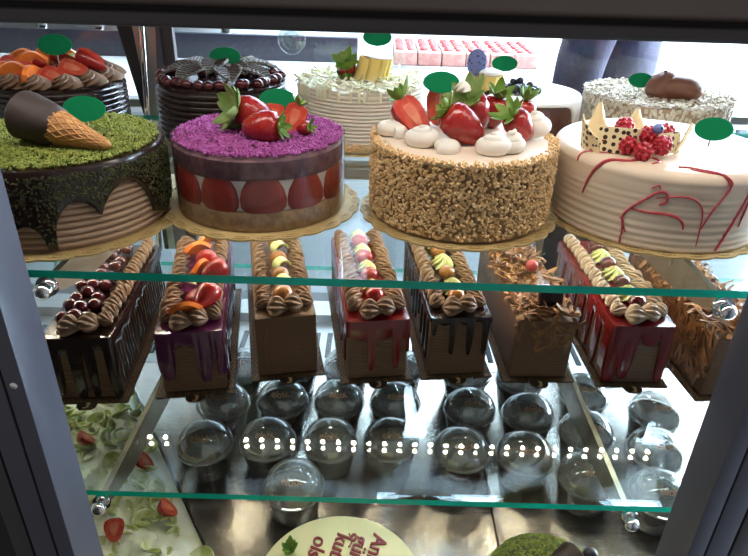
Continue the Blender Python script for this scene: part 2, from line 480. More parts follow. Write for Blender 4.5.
def cake_profile(r, h, ribs=0, amp=.002, edge=.006, per=6, taper=0):
    p = [(1e-5, 0), (r * .97, 0)]
    n = max(ribs * per, 6)
    for i in range(n + 1):
        t = i / n; z = .002 + t * (h - edge - .002)
        p.append((r - taper * t + (amp * math.sqrt(abs(sin(PI * t * ribs))) - amp if ribs else 0), z))
    rt = r - taper
    p += [(rt - edge * .3, h - edge * .3), (rt - edge, h), (rt * .5, h), (1e-5, h)]
    return p

# ------------------------------------------------------------------ the room
o = struct('floor', box(-3.2, 3.2, -1.0, 4.0, -.05, 0), 'tile')
o = struct('wall_back', box(-3.2, 3.2, 3.9, 4.0, 0, 2.9), 'white_wall')
o = struct('wall_right', box(3.1, 3.2, 1.2, 3.9, 0, 2.9), 'white_wall')
o = struct('window_1', box(3.06, 3.098, 1.3, 3.7, .25, 2.5), 'daylight')
o = struct('ceiling', box(-3.2, 3.2, 1.4, 4.0, 2.9, 2.95), 'white_wall')
for x, y, lb in ((1.25, 3.15, 'unseen long white fill lamp added over the right half of the counter'), (1.25, 1.95, 'unseen long white fill lamp added over the aisle behind the person')):
    lp = thing('added_fill_lamp', lb, 'added fill lamp', (x, y, 2.86), 0, 'added fill lamps behind the case')  # unseen lamps, added to brighten the counter, cabinet fronts and steel deck
    part('fill_lamp_housing', rbox(-1.25, 1.25, -.42, .42, 0, .038, .004), 'counter', lp)
    part('fill_lamp_diffuser', rbox(-1.2, 1.2, -.38, .38, -.018, -.001, .004), 'fill_lamp', lp)
# back counter with its dark upstand, both things of their own
ct = thing('back_counter', 'white counter with grey cabinet fronts behind the cake case', 'counter', (0, 3.15, 0))
part('worktop', rbox(-2.9, 2.9, -.72, .72, .91, .95, .006), 'counter', ct)
part('plinth', box(-2.85, 2.85, -.62, .70, 0, .10), 'steel_dull', ct)
for k in range(8):
    d = part('cabinet_door', rbox(-2.84 + k * .71, -2.84 + k * .71 + .70, -.68, .68, .105, .905, .006), 'cabinet', ct)
    part('door_handle', tube([(-2.84 + k * .71 + .1, -.70, .84), (-2.84 + k * .71 + .6, -.70, .84)], .008), 'chrome', d)
us = MB().add(rbox(-2.9, -.12, 3.42, 3.47, .951, 1.075, .004)).build('counter_upstand', 'granite')
tag(us, 'black speckled stone strip standing along the left of the white counter', 'stone strip')
ap = thing('countertop_appliance', 'larger white appliance on chrome feet behind the orange topped cake', 'appliance', (-1.95, 3.66, .951))
part('body', rbox(-.62, .62, -.16, .16, .16, .6, .03), 'counter', ap)
for sx in (-.42, -.18, .15, .45):
    part('foot', lathe([(.001, 0), (.045, 0), (.045, .012), (.028, .03), (.026, .159), (.001, .159)], 20), 'chrome', ap, T(sx, -.11, 0))
ap2 = thing('countertop_appliance', 'second white boxy appliance nearer the case upright', 'appliance', (-1.03, 3.68, .951), 0)
part('body', rbox(-.26, .26, -.15, .15, .14, .55, .03), 'cabinet', ap2)
for sx in (-.2, .2): part('foot', lathe([(.001, 0), (.03, 0), (.03, .139), (.001, .139)], 16), 'chrome', ap2, T(sx, -.1, 0))

# tray of strawberry slices on the counter
tr = thing('pastry_tray', 'tray of pink sponge squares topped with strawberries on the white counter', 'tray of pastries', (.43, 3.50, .951))
part('tray', rbox(-.38, .38, -.2, .2, 0, .015, .004), 'steel_dull', tr)
for i in range(6):
    for j in range(3):
        x, y = -.305 + i * .122, -.13 + j * .13
        q = part('sponge_square', rbox(-.059, .059, -.063, .063, 0, .062, .006), 'pinkcake', tr, T(x, y, .0155))
        part('cream_top', rbox(-.056, .056, -.06, .06, .0622, .070, .003), 'white_cream', q)
        for k in range(4): part('strawberry', ell(.024, .02, .012, 12, 8), 'berry', q, T(-.028 + .056 * (k % 2), -.03 + .06 * (k // 2), .074) @ RZ(k))

# person behind the case
def skin_mesh(name, verts, edges, mt, parent=None):
    me = bpy.data.meshes.new(name); me.from_pydata([v[0] for v in verts], edges, [])
    me.materials.append(MT[mt]); o = link(name, me, parent)
    sk = o.modifiers.new('skin', 'SKIN'); sk.use_smooth_shade = True
    for i, v in enumerate(verts):
        r = v[1] if isinstance(v[1], tuple) else (v[1], v[1])
        me.skin_vertices[0].data[i].radius = r; me.skin_vertices[0].data[i].use_root = (i == 0)
    ss = o.modifiers.new('smooth', 'SUBSURF'); ss.levels = 1; ss.render_levels = 2
    return o
def make_person(x, y, rz):
    p = thing('person', 'person in an indigo top standing behind the cake case', 'person', (x, y, 0), rz)
    V = [((0, 0, .96), (.15, .11)), ((0, 0, 1.12), (.135, .10)), ((0, .01, 1.30), (.155, .105)), ((0, 0, 1.44), (.10, .075)), ((0, 0, 1.52), .05), ((0, -.02, 1.60), (.072, .085)), ((0, -.015, 1.69), (.078, .092)), ((0, -.005, 1.755), (.045, .055))]
    E_ = [(i, i + 1) for i in range(7)]
    for s in (1, -1):
        b = len(V)
        V += [((s * .17, 0, 1.42), .055), ((s * .22, .02, 1.28), .046), ((s * .245, .02, 1.13), .040), ((s * .24, -.05, 1.0), .033), ((s * .235, -.10, .90), .026), ((s * .235, -.125, .85), (.036, .018))]
        E_ += [(3, b)] + [(b + i, b + i + 1) for i in range(5)]
        for k, (dx, ln) in enumerate(((-.025, .06), (-.009, .07), (.009, .066), (.025, .052))):
            c = len(V); V += [((s * .235 + dx, -.145, .85 - ln * .5), .0095), ((s * .235 + dx, -.15, .85 - ln), .008)]; E_ += [(b + 5, c), (c, c + 1)]
        c = len(V); V += [((s * .205, -.15, .875), .011), ((s * .195, -.165, .835), .009)]; E_ += [(b + 4, c), (c, c + 1)]
        b = len(V)
        V += [((s * .095, 0, .86), .095), ((s * .10, -.01, .52), .062), ((s * .10, .02, .28), .055), ((s * .10, .03, .075), .038), ((s * .105, -.06, .035), (.042, .032)), ((s * .108, -.15, .03), (.036, .026))]
        E_ += [(0, b)] + [(b + i, b + i + 1) for i in range(5)]
    body = skin_mesh('body', V, E_, 'skin', p)
    J = [((0, 0, .90), (.19, .145)), ((0, 0, 1.02), (.18, .135)), ((0, 0, 1.14), (.165, .125)), ((0, .01, 1.30), (.185, .13)), ((0, 0, 1.43), (.12, .09))]
    JE = [(0, 1), (1, 2), (2, 3), (3, 4)]
    for s in (1, -1):
        b = len(J); J += [((s * .175, 0, 1.42), .07), ((s * .225, .02, 1.28), .062), ((s * .25, .02, 1.13), .055), ((s * .244, -.05, 1.0), .047), ((s * .238, -.09, .92), .042)]
        JE += [(4, b)] + [(b + i, b + i + 1) for i in range(4)]
    skin_mesh('jacket', J, JE, 'cloth', p)
    L_ = [((0, 0, .93), (.165, .12))]; LE = []
    for s in (1, -1):
        b = len(L_); L_ += [((s * .098, 0, .84), .112), ((s * .102, -.01, .52), .08), ((s * .102, .02, .28), .072), ((s * .102, .03, .10), .062)]
        LE += [(0, b)] + [(b + i, b + i + 1) for i in range(3)]
    skin_mesh('trousers', L_, LE, 'cloth_dark', p)
    MB().add(ell(.086, .10, .075, 20, 12), T(0, .012, 1.735)).add(ell(.08, .05, .10, 16, 10), T(0, .065, 1.67)).build('hair', 'hair', p)
    for s in (1, -1):
        part('eye', ell(.009, .005, .006, 10, 8), 'black', p, T(s * .03, -.098, 1.665)); part('ear', ell(.008, .018, .028, 10, 8), 'skin', p, T(s * .082, 0, 1.65))
        part('shoe', rbox(-.05, .05, -.20, .09, 0, .07, .025), 'black', p, T(s * .107, 0, 0.001))
    part('nose', ell(.011, .018, .02, 10, 8), 'skin', p, T(0, -.105, 1.64)); part('mouth', ell(.024, .006, .006, 12, 8), 'syrup', p, T(0, -.098, 1.60))
    return p
make_person(.61, 1.74, rad(58))

# ------------------------------------------------------------------ the display case
FY = .34
dc = thing('display_case', 'grey aluminium refrigerated display case holding all the cakes', 'display case', (0, FY, 0))
cm = lambda *a: box(a[0], a[1], a[2] - FY, a[3] - FY, a[4], a[5])
part('plinth', cm(-1.0, 1.0, .36, 1.22, 0, .12), 'black', dc)
part('cabinet', cm(-1.0, 1.0, .34, 1.23, .12, .765), 'alu', dc)
def post(sgn, xin):
    s = sgn
    def seg(mb, a, b, y0, y1, m): mb.add(rbox(*sorted((xin + s * a, xin + s * b)), y0 - FY, y1 - FY, .766, 1.70, .0012, 2), m=m)
    mb = MB(); seg(mb, 0, .013, .334, .372, 0); seg(mb, .0165, .034, .337, .372, 0)
    seg(mb, .037, .052, .339, .372, 1)
    q = mb.build('front_post', ['alu', 'alu_dark'], dc)
    g = MB(); seg(g, .013, .0165, .341, .372, 0); seg(g, .034, .037, .342, .372, 0); g.build('rubber_seal', 'rubber', q)
    for z in (.90, 1.25): part('screw', lathe([(.0001, 0), (.0026, 0), (.0026, .0012), (.0001, .0016)], 14), 'chrome', q, T(xin + s * .0065, .3345 - FY, z) @ RX(PI / 2))
post(-1, -.2335); post(1, .2525)
part('side_panel', cm(-1.0, -.2865, .343, .372, .766, 1.70), 'black', dc)
part('side_panel', cm(.3055, 1.0, .343, .372, .766, 1.70), 'black', dc)
tb = part('top_beam', rbox(-1.0, 1.0, -.012, .05, 1.4890, 1.70, .004), 'beam', dc)
part('beam_lip', rbox(-1.0, 1.0, -.016, .036, 1.4800, 1.4868, .002), 'alu_dark', dc)
part('rubber_seal', box(-1.0, 1.0, -.008, .034, 1.4865, 1.4892), 'rubber', tb)
part('canopy', cm(-1.0, 1.0, .395, 1.23, 1.70, 1.76), 'alu_dark', dc)
lm = part('canopy_lamp', rbox(-.72, .72, .20, .28, 1.672, 1.699, .004), 'alu', dc)
part('diffuser', rbox(-.70, .70, .21, .27, 1.664, 1.6715, .002), MT['lamp'], lm)
for sx in (-1, 1):
    part('side_glass', cm(*sorted((sx * .985, sx * .978)), .375, 1.18, .766, 1.698), 'pane', dc)
# rear uprights
def plate(poly, y0, y1):   # poly in (x, z)
    n = len(poly)
    v = [(x, y0 - FY, z) for x, z in poly] + [(x, y1 - FY, z) for x, z in poly]
    return v, [tuple(range(n)), tuple(range(n, 2 * n))[::-1]] + [(i, n + i, n + (i + 1) % n, (i + 1) % n) for i in range(n)]
part('rear_upright', plate([(-.392, .801), (-.392, 1.69), (-.366, 1.69), (-.366, .801)], 1.165, 1.180), 'alu_dark', dc)
part('metal_upright', plate([(-.424, .95), (-.424, 1.21), (-.433, 1.37), (-.45, 1.69), (-.393, 1.69), (-.393, 1.37), (-.410, 1.21), (-.410, .95)], 1.160, 1.166), 'upright', dc)
part('upright_seal', plate([(-.432, .95), (-.432, 1.21), (-.458, 1.37), (-.51, 1.69), (-.4505, 1.69), (-.4335, 1.37), (-.4245, 1.21), (-.4245, .95)], 1.158, 1.168), 'rubber', dc)
part('chrome_rod', tube([(-.440, 1.152, .95), (-.426, 1.152, 1.213), (-.414, 1.152, 1.371), (-.396, 1.152, 1.69)], .0055, 14), 'chrome', dc, T(0, -FY, 0))
part('upright_seal', plate([(-.4095, .95), (-.4095, 1.21), (-.3925, 1.37), (-.3925, 1.69), (-.386, 1.69), (-.386, .95)], 1.158, 1.164), 'alu', dc)
for x in (-.325, .331):
    part('bracket_upright', cm(x - .008, x + .008, 1.150, 1.168, .801, 1.225), 'steel_dull', dc)
part('rear_rail', cm(-.975, .975, 1.17, 1.20, 1.236, 1.250), 'steel_dull', dc)
part('rear_sill', cm(-.975, .975, 1.16, 1.22, .766, .80), 'steel_dull', dc)
gr = MB().add(cm(-.97, .97, 1.0, 1.158, .7665, .7795), m=0)
for k in range(76): gr.add(rbox(-.955 + k * .0253, -.955 + k * .0253 + .011, 1.03 - FY, 1.12 - FY, .7796, .7812, .0007, 1), m=1)
gr.build('air_grille', ['steel_dull', 'rubber'], dc)
for x0, x1 in ((-.95, -.332), (-.312, .338), (.352, .57)):
    led = part('light_strip', rbox(x0, x1, .905 - FY, .945 - FY, US - .027, US - .0092, .002), 'steel_dull', dc)
    k = 0
    while x0 + .012 + k * .03 < x1 - .005:
        part('diode', lathe([(.0001, 0), (.0042, 0), (.0034, -.003), (.0001, -.004)], 12), 'led', led, T(x0 + .012 + k * .03, .925 - FY, US - .0272)); k += 1
# sliding glass doors
def slide_door(x0, x1, y, label, pull):
    d = thing('sliding_glass_door', label, 'glass door', (0, y, 0), 0, 'rear sliding doors')
    part('pane', box(x0, x1, 0, .005, .801, 1.235), 'pane', d)
    part('upper_pane', box(x0, x1, 0, .005, 1.251, 1.695), 'pane', d)
    if pull is not None:
        mb = MB()
        for r0, r1 in ((.0245, .0205), (.016, .012), (.008, .0001)):
            mb.add(lathe([(r1, 0), (r0, 0), (r0, .004), (r1, .005)], 32))
        mb.build('finger_pull', 'pull', d, T(pull, -.0005, 1.360) @ RX(PI / 2))
slide_door(-.380, .045, 1.184, 'clear sliding door pane with a round finger pull behind the dark cake', -.159)
slide_door(.02, .975, 1.1925, 'wide clear sliding door pane behind the glazed cake and flaked cake', None)
slide_door(-.975, -.43, 1.184, 'clear door pane behind the fruit topped cake', None)

# deck panels
for (x0, x1, lb) in ((-.97, .1842, 'left steel deck panel under the lettered cake'), (.1858, .97, 'steel deck panel right of the dark seam under the green crumb cake')):
    pn = MB().add(rbox(x0, x1, .375, .998, DK - .013, DK, .0012, 2)).build('deck_panel', 'steel')
    tag(pn, lb, 'deck panel', 'steel deck panels')

# glass shelves and their brackets
def shelf(z, label):
    v, f = box(-.95, .95, .540, 1.145, z - .0085, z)
    mb = MB(); mb.v = v; mb.f = f; mb.m = [0, 0, 1, 1, 1, 1]
    o = mb.build('glass_shelf', ['glass', 'edge'], smooth=False)
    tag(o, label, 'shelf', 'glass shelves'); return o
shelf(US, 'upper glass shelf with a green front edge carrying the round cakes')
shelf(LS, 'lower glass shelf with a green front edge carrying the loaf cakes')
def bracket(x, z, label):
    b = thing('shelf_bracket', label, 'bracket', (x, .53, z - .0088), 0, 'shelf brackets')
    pr = [(.008, -.012), (.03, -.024), (.09, -.038), (.25, -.048), (.618, -.054), (.618, -.0002), (.008, -.0002)]
    n = len(pr)
    v = [(-.0035, y, zz) for y, zz in pr] + [(.0035, y, zz) for y, zz in pr]
    part('arm', (v, [tuple(range(n)), tuple(range(n, 2 * n))[::-1]] + [(i, n + i, n + (i + 1) % n, (i + 1) % n) for i in range(n)]), 'bracket', b, smooth=False)
    pin = part('pin', ell(.009, .009, .008, 20, 12), 'chrome', b, T(0, -.002, -.008))
    part('washer', lathe([(.004, 0), (.011, 0), (.011, .003), (.004, .003)], 20), 'chrome', pin, T(0, .007, .001) @ RX(-PI / 2))
    s = -1 if x > 0 else 1
    for y in (.12, .40): part('screw', lathe([(.0001, 0), (.004, 0), (.004, .001), (.0015, .0012), (.0001, .0004)], 16), 'steel_dull', b, T(s * .0035, y, -.016) @ RY(s * PI / 2))
bracket(-.322, US, 'steel bracket under the upper glass shelf by the pistachio cake')
bracket(.345, US, 'steel bracket under the upper glass shelf by the caramel shaving loaf')
bracket(-.322, LS, 'steel bracket under the lower glass shelf beside the cream dessert tray')
bracket(.318, LS, 'steel bracket under the lower glass shelf crossing the row of domed cups')

# ------------------------------------------------------------------ cake boards
def cake_board(r, x, y, z, label, n=24):
    N_ = n * 10
    def rr(a): return r * (1 + .028 * abs(cos(a * n / 2)) ** .7)
    vs = [(rr(2 * PI * k / N_) * cos(2 * PI * k / N_), rr(2 * PI * k / N_) * sin(2 * PI * k / N_)) for k in range(N_)]
    o = thing('cake_board', label, 'cake board', (x, y, z), rad(4), 'gold scalloped cake boards')
    part('board', prism(vs, 0, .0022), 'gold', o, smooth=False)
    mb = MB()
    for k in range(n):
        a = 2 * PI * (k + 0.0) / n
        for s_ in (1, .55):
            pts = [(.0095 * s_ * cos(t), .0035 * s_ * sin(t), 0) for t in [2 * PI * q / 16 for q in range(17)]]
            mb.add(tube(pts, .00035, 4), RZ(a) @ T(r * .972, 0, .0023) @ RZ(PI / 2))
    mb.build('oval_print', 'gold_ink', o)
    return o
BT = US + .0026       # top of a board
CK = {}               # round cakes: name -> (x, y, r, h)
CK['pist'] = (-.362, .683, .1185, .088); CK['viol'] = (-.1405, .731, .1015, .086); CK['nut'] = (.100, .723, .109, .088); CK['rasp'] = (.340, .739, .125, .088)
CK['fruit'] = (-.522, 1.038, .105, .082); CK['leaf'] = (-.256, 1.045, .105, .088); CK['coco'] = (-.030, 1.040, .103, .092); CK['glaze'] = (.224, 1.045, .100, .083); CK['flake'] = (.452, 1.048, .116, .083)
names = dict(pist='under the pistachio crumb cake with the cone', viol='under the violet topped strawberry cake', nut='under the nut coated strawberry cake', rasp='under the white raspberry cake', fruit='under the orange and strawberry cake', leaf='under the dark cake with chocolate leaves', coco='under the white ribbed coconut cake', glaze='under the brown glazed cake with yellow cubes', flake='under the pale flaked cake')
for k, (x, y, r, h) in CK.items():
    ext = {'viol': 1.15, 'nut': 1.07, 'rasp': 1.05, 'pist': 1.08}.get(k, 1.035)
    b = min(r * ext, 1.145 - y if y > 1 else 9)
    cake_board(b, x, y, US + (.0028 if k in ('viol', 'nut') else .0003), 'gold scalloped cake board ' + names[k], 26 if k == 'viol' else 24)
def cake(k, label, rz=0): return thing('round_cake', label, 'cake', (CK[k][0], CK[k][1], BT + (.0025 if k in ('viol', 'nut') else 0)), rz, 'round cakes on the upper shelf')

# --- pistachio cake with dipped cone
c = cake('pist', 'round cake with green pistachio crumbs and a chocolate dipped wafer cone'); r, h = CK['pist'][2:]
part('ribbed_side', lathe(cake_profile(r - .004, h - .003, 11, .004), 96), 'rib_beige', c)
def pist_low(a):
    d = math.degrees(a) % 360          # 270 is the front
    z = .006 + .010 * abs(sin(5 * a)) ** 1.5
    d = d if d > 40 else d + 360
    q = lambda c0, w, top: top * math.sqrt(max(0, 1 - ((d - c0) / w) ** 2)) if abs(d - c0) < w else 0
    z = max(z, q(302, 13, .052), q(328, 18, .062), q(277, 9, .030), q(120, 22, .05), q(60, 18, .045), q(180, 20, .05))
    if abs(d - 287.5) < 2.5: z = .003
    return min(z, .066)
ol = circ(r - .003, 420)
part('chocolate_glaze', drip_shell(ol, [pist_low(2 * PI * k / 420) for k in range(420)], h - .004, .0032), 'choc', c)
pc = crumbs(lambda: disc_pt(r - .007, h + .0005 + R(0, .002)), 6500, .0014, .0026).build('pistachio_crumbs', 'pist', c); pc['kind'] = 'stuff'
def side_dust():
    a = R(0, 2 * PI); z = R(.012, h - .006)
    return (r * 1.006 * cos(a), r * 1.006 * sin(a), z) if z > pist_low(a) + .006 and R(0, 1) < (z / h) ** .5 * (1 if sin(a * 3) < .6 else .5) else None
pd = crumbs(side_dust, 15000, .0009, .0018).build('pistachio_dust', 'pist_dark', c); pd['kind'] = 'stuff'
# cone: tip towards the front right, dipped mouth back left
tip, mouth = Vector((.086, -.050, h + .007)), Vector((-.018, -.020, h + .031))
ax = (mouth - tip); Lc = ax.length; qm = ax.to_track_quat('Z', 'Y').to_matrix().to_4x4()
cn = part('wafer_cone', lathe([(.0001, 0), (.0045, .004), (.0095, Lc * .25), (.0155, Lc * .48), (.0205, Lc * .68)], 40), 'waffle', c, T(*tip) @ qm)
wg = MB()
for sgn in (1, -1):
    for k in range(12):
        pts = []
        for i in range(22):
            t = i / 21; z = .006 + t * (Lc * .66 - .006); rr = .0042 + (z - .004) / (Lc * .68 - .004) * .0162
            a = 2 * PI * k / 12 + sgn * t * 2.6
            pts.append((rr * cos(a), rr * sin(a), z))
        wg.add(tube(pts, .0013, 5))
wg.build('waffle_ridges', 'waffle', cn)
part('chocolate_dip', lathe([(.0001, Lc * .56), (.0180, Lc * .565), (.0222, Lc * .62), (.0240, Lc * .75), (.0258, Lc * .88), (.026, Lc * .96), (.022, Lc), (.0001, Lc * .985)], 40, lambda a, t: 1 + (.04 * sin(5 * a) if t < .3 else 0)), 'choc_matt', c, T(*tip) @ qm)

# --- violet cake in a clear collar
c = cake('viol', 'round strawberry cake with a violet crumb top and clear collar'); r, h = CK['viol'][2:]
part('base_sponge', lathe([(.0001, 0), (r - .003, 0), (r - .001, .003), (r - .001, .020), (r - .003, .023), (.0001, .023)], 80), 'sponge', c)
part('cream_layer', lathe([(.0001, .0231), (r - .006, .0231), (r - .0055, .0655), (.0001, .0655)], 80), 'white_cream', c)
part('top_sponge', lathe([(.0001, .058), (r - .004, .058), (r - .0015, .062), (r - .0015, h - .006), (r - .006, h - .002), (.0001, h - .002)], 80, lambda a, t: 1 - (.018 * max(0, sin(4 * a + 1)) if t < .3 else 0)), 'sponge_dark', c)
for k in range(12):
    a = 2 * PI * k / 12 + rad(281)
    prof = [(.0001, 0), (.8, .0), (.97, .12), (1, .3), (.90, .55), (.66, .78), (.34, .94), (.0001, 1)]
    wd_ = R(.0235, .0262)
    v, f = lathe([(p * wd_, q * R(.042, .050)) for p, q in prof], 26)
    v = [(x, y * .30, z) for x, y, z in v]
    s_ = part('strawberry_slice', (v, f), 'berry_dark', c, RZ(a) @ T(r - .0080, 0, .0225) @ RZ(PI / 2))
    v2 = [(x * .5, (y * .5 - .0042), z * .55 + .006) for x, y, z in v]
    part('pale_core', (v2, f), 'berry_dark', s_)
vc = crumbs(lambda: (lambda p: p)(disc_pt(r - .003, h - .001 + R(0, .0022))), 6000, .0012, .0026).build('violet_crumbs', 'violet', c); vc['kind'] = 'stuff'
v, f = [], []
for i, (rr, z) in enumerate(((r, .0008), (r, h + .0008))):
    for k in range(96): v.append((rr * cos(2 * PI * k / 96), rr * sin(2 * PI * k / 96), z))
part('clear_collar', (v, [(k, (k + 1) % 96, 96 + (k + 1) % 96, 96 + k) for k in range(96)]), 'acetate', c)
berry_at(c, (-.006, .008, h + .019), (-.80, -.42, .30), 1.35, n=9, leaf='leaf_pale', crown_l=.026, lift=.1, w=.013)
crown(6, .024, .013, .5, .8).build('leaf_crown', 'leaf', c, aim((-.028, -.008, h + .010), (-.5, -.75, .35), (0, -1, 0), 1.0))
berry_at(c, (.010, -.034, h + .015), (.96, -.25, .10), 1.30, n=6, crown_l=.014, lift=.2)
berry_at(c, (.016, .012, h + .014), (.1, .3, .9), .95, face=(-.1, -1, .3), half=True, n=0)
berry_at(c, (.041, .008, h + .015), (.35, .2, .9), 1.0, face=(-.2, -1, .3), half=True, n=4, crown_l=.016)
berry_at(c, (.054, -.010, h + .008), (.7, -.6, .3), .6, n=5, crown_l=.020, lift=.4)
# --- nut coated cake
c = cake('nut', 'round cake coated in chopped nuts, topped with strawberries and cream'); r, h = CK['nut'][2:]
part('sponge', lathe(cake_profile(r - .004, h - .004), 80), 'sponge', c)
part('cream_top', lathe([(.0001, h - .005), (r - .006, h - .005), (r - .004, h - .002), (r - .008, h), (.0001, h + .0005)], 80), 'pink_cream', c)
def nutp():
    a = R(0, 2 * PI); z = R(.0045, h + .002); return ((r - .003 + R(-.001, .002)) * cos(a), (r - .003 + R(-.001, .002)) * sin(a), z)
nb = crumbs(nutp, 7500, .0014, .0030)
for _ in range(700):
    a = R(0, 2 * PI); q = r - R(0, .012) ** 1.0; nb.add(octa(R(.0014, .003)), T(q * cos(a), q * sin(a), h + R(-.002, .002)) @ rot())
nb = nb.build('nut_coating', 'nut', c); nb['kind'] = 'stuff'
for x, y, q, hh in ((-.085, .002, .021, .017), (-.050, -.034, .022, .022), (-.026, -.054, .017, .012), (.026, -.058, .021, .024), (.046, -.050, .016, .026), (.082, .010, .025, .032), (.034, .062, .022, .02), (-.05, .066, .022, .02)):
    part('cream_dollop', dollop_swirl(q, hh), 'white_cream', c, T(x, y, h) @ RZ(x * 90))
berry_at(c, (-.060, .010, h + .021), (-.60, .35, .70), 1.50, face=(.35, -.55, .75), half=True, n=5, crown_l=.016, lift=.5)
berry_at(c, (-.026, .052, h + .024), (.1, .3, .9), 1.25, face=(.1, -1, .3), half=True, n=3, crown_l=.014)
berry_at(c, (-.006, -.026, h + .021), (-.78, .10, .55), 1.45, n=7, crown_l=.014, lift=.25)
berry_at(c, (.012, .020, h + .024), (-.42, -.50, .75), 1.50, n=8, leaf='leaf_pale', crown_l=.019, lift=.1, w=.0095)
part('cream_peak', rosette_shape(.009, .012, 5, 2), 'white_cream', c, T(-.006, .006, h + .052))
berry_at(c, (.040, .046, h + .020), (.10, -.25, .9), 1.20, n=7, crown_l=.018, lift=.5, w=.0095)
berry_at(c, (.074, .044, h + .018), (.15, -.1, .95), 1.10, n=7, crown_l=.020, lift=.7)
berry_at(c, (.060, -.014, h + .019), (-.62, -.25, .72), 1.15, n=8, crown_l=.022, lift=.2, w=.0085)

# --- white raspberry cake
c = cake('rasp', 'white glazed round cake with red syrup streaks, raspberries and dotted shards'); r, h = CK['rasp'][2:]
rp = [(1e-5, 0), (r * .985, 0)]
for i in range(120):
    t = i / 119; rp.append((r - .0005 + .0005 * sin(t * 62 + sin(t * 9)) * (1 - t), .002 + t * (h - .0125)))
for i in range(1, 9): rp.append((r - .012 + .0115 * cos(PI / 2 * i / 8), h - .0105 + .0105 * sin(PI / 2 * i / 8)))
rp += [(r * .5, h), (1e-5, h)]
part('glaze', lathe(rp, 120, lambda a, t: 1 + .0012 * sin(9 * a + 20 * t) * t), 'glaze_white', c)
def on_cake(a, z):     # a in degrees, z height; above h it runs inward on the top
    a = rad(a)
    if z <= h - .010: return ((r + .0002) * cos(a), (r + .0002) * sin(a), z)
    if z <= h + .004:
        t = (z - h + .010) / .014 * PI / 2; return ((r - .012 + .0125 * cos(t)) * cos(a), (r - .012 + .0125 * cos(t)) * sin(a), h - .0102 + .0108 * sin(t))
    q = r - .012 - (z - h - .004) * 1.0; return (q * cos(a), q * sin(a), h + .0006)
def streak(pts, w):
    P = []; q = [pts[0]] + list(pts) + [pts[-1]]
    for i in range(1, len(q) - 2):
        for t in [k / 8 for k in range(8)]:
            g = [.5 * (2 * q[i][d] + (q[i + 1][d] - q[i - 1][d]) * t + (2 * q[i - 1][d] - 5 * q[i][d] + 4 * q[i + 1][d] - q[i + 2][d]) * t * t + (3 * q[i][d] - q[i - 1][d] - 3 * q[i + 1][d] + q[i + 2][d]) * t ** 3) for d in (0, 1)]
            P.append(on_cake(g[0] - 20, g[1]))
    P.append(on_cake(pts[-1][0] - 20, pts[-1][1])); n = len(P)
    part('syrup_streak', tube(P, [.95 * w * (.45 + .55 * sin(PI * (.1 + .8 * i / n))) * R(.8, 1.2) for i in range(n)], 6), 'syrup', c)
streak([(258, .016), (255, .030), (257, .042), (263, .056), (268, .066), (272, .067), (273, .058), (270, .053)], .0016)
streak([(256, .012), (256.5, .002)], .0013); streak([(254, .032), (255.5, .028), (256.5, .012)], .0014)
streak([(258, .044), (266, .043), (274, .044), (280, .041), (283, .034), (283.5, .029)], .0016)
streak([(268, .060), (276, .064), (283, .064), (288, .058), (291, .044), (292, .010)], .0010)
streak([(292, .030), (295, .050), (299, .066), (301, .076), (300, .084), (292, .095), (284, .105), (277, .105)], .0013)
streak([(300, .078), (297, .088), (290, .092), (283, .100)], .0010)
streak([(314, .072), (310, .045), (306, .022), (303, .004)], .0018)
streak([(318, .080), (315, .060), (313, .03)], .0011)
streak([(231, .045), (233, .062), (236, .076), (241, .088), (247, .094), (252, .105), (256, .12)], .0017)
streak([(224, .078), (224, .088), (230, .100), (238, .12)], .0014); streak([(242, .092), (250, .100), (250, .11)], .0012)
streak([(265, .070), (268, .074), (269, .070)], .0009); streak([(262, .105), (266, .118), (258, .13)], .0013)
def dotted(x, y, rz, w, hh, lean, bend, skew=0):
    hh *= .88
    g = sheet(lambda u, v: ((u - .5) * w * (1 - .25 * v * (skew != 0)) + skew * v, -bend * (1 - (2 * u - 1) ** 2), v * hh * (1 - .55 * (u if skew > 0 else (1 - u if skew < 0 else 0)))), 10, 8, .0016)
    part('dotted_shard', g, 'ivory_dots', c, T(-.050 + (x + .015) * .82, y, h) @ RZ(rz) @ RX(lean))
dotted(-.044, -.050, rad(-12), .046, .032, rad(-8), .006); dotted(-.004, -.034, rad(10), .05, .030, rad(10), .004)
dotted(.030, -.046, rad(28), .036, .026, rad(-14), .004); dotted(-.075, -.040, rad(-70), .034, .046, rad(16), .004, .004); dotted(.046, -.036, rad(60), .034, .042, rad(14), .003, .004)
def shard(x, y, rz, w, hh, lean):
    hh *= .74
    g = sheet(lambda u, v: ((u - .5) * w * (1 - v * .92), -.004 * (1 - (2 * u - 1) ** 2), v * hh), 6, 6, .0018)
    part('ivory_shard', g, 'ivory', c, T(-.046 + (x + .015) * .95, y + .01, h) @ RZ(rz) @ RX(lean))
shard(-.052, -.006, rad(8), .036, .058, rad(-4)); shard(-.002, .002, rad(-14), .034, .046, rad(-6)); shard(-.026, .0, rad(30), .03, .036, rad(8))
def raspberry_shape(q=.0098):
    mb = MB().add(ell(q * .82, q * .82, q * .95, 14, 8))
    for i in range(6):
        t = -.75 + i * .32; rr = math.sqrt(max(.05, 1 - t * t)) * q * .86; n = max(4, int(rr / q * 10))
        for k in range(n): mb.add(ell(q * .27, None, None, 8, 6), T(rr * cos(2 * PI * (k + .5 * (i % 2)) / n), rr * sin(2 * PI * (k + .5 * (i % 2)) / n), t * q * .95))
    return mb.mesh('raspberry', 'raspberry')
rm = raspberry_shape()
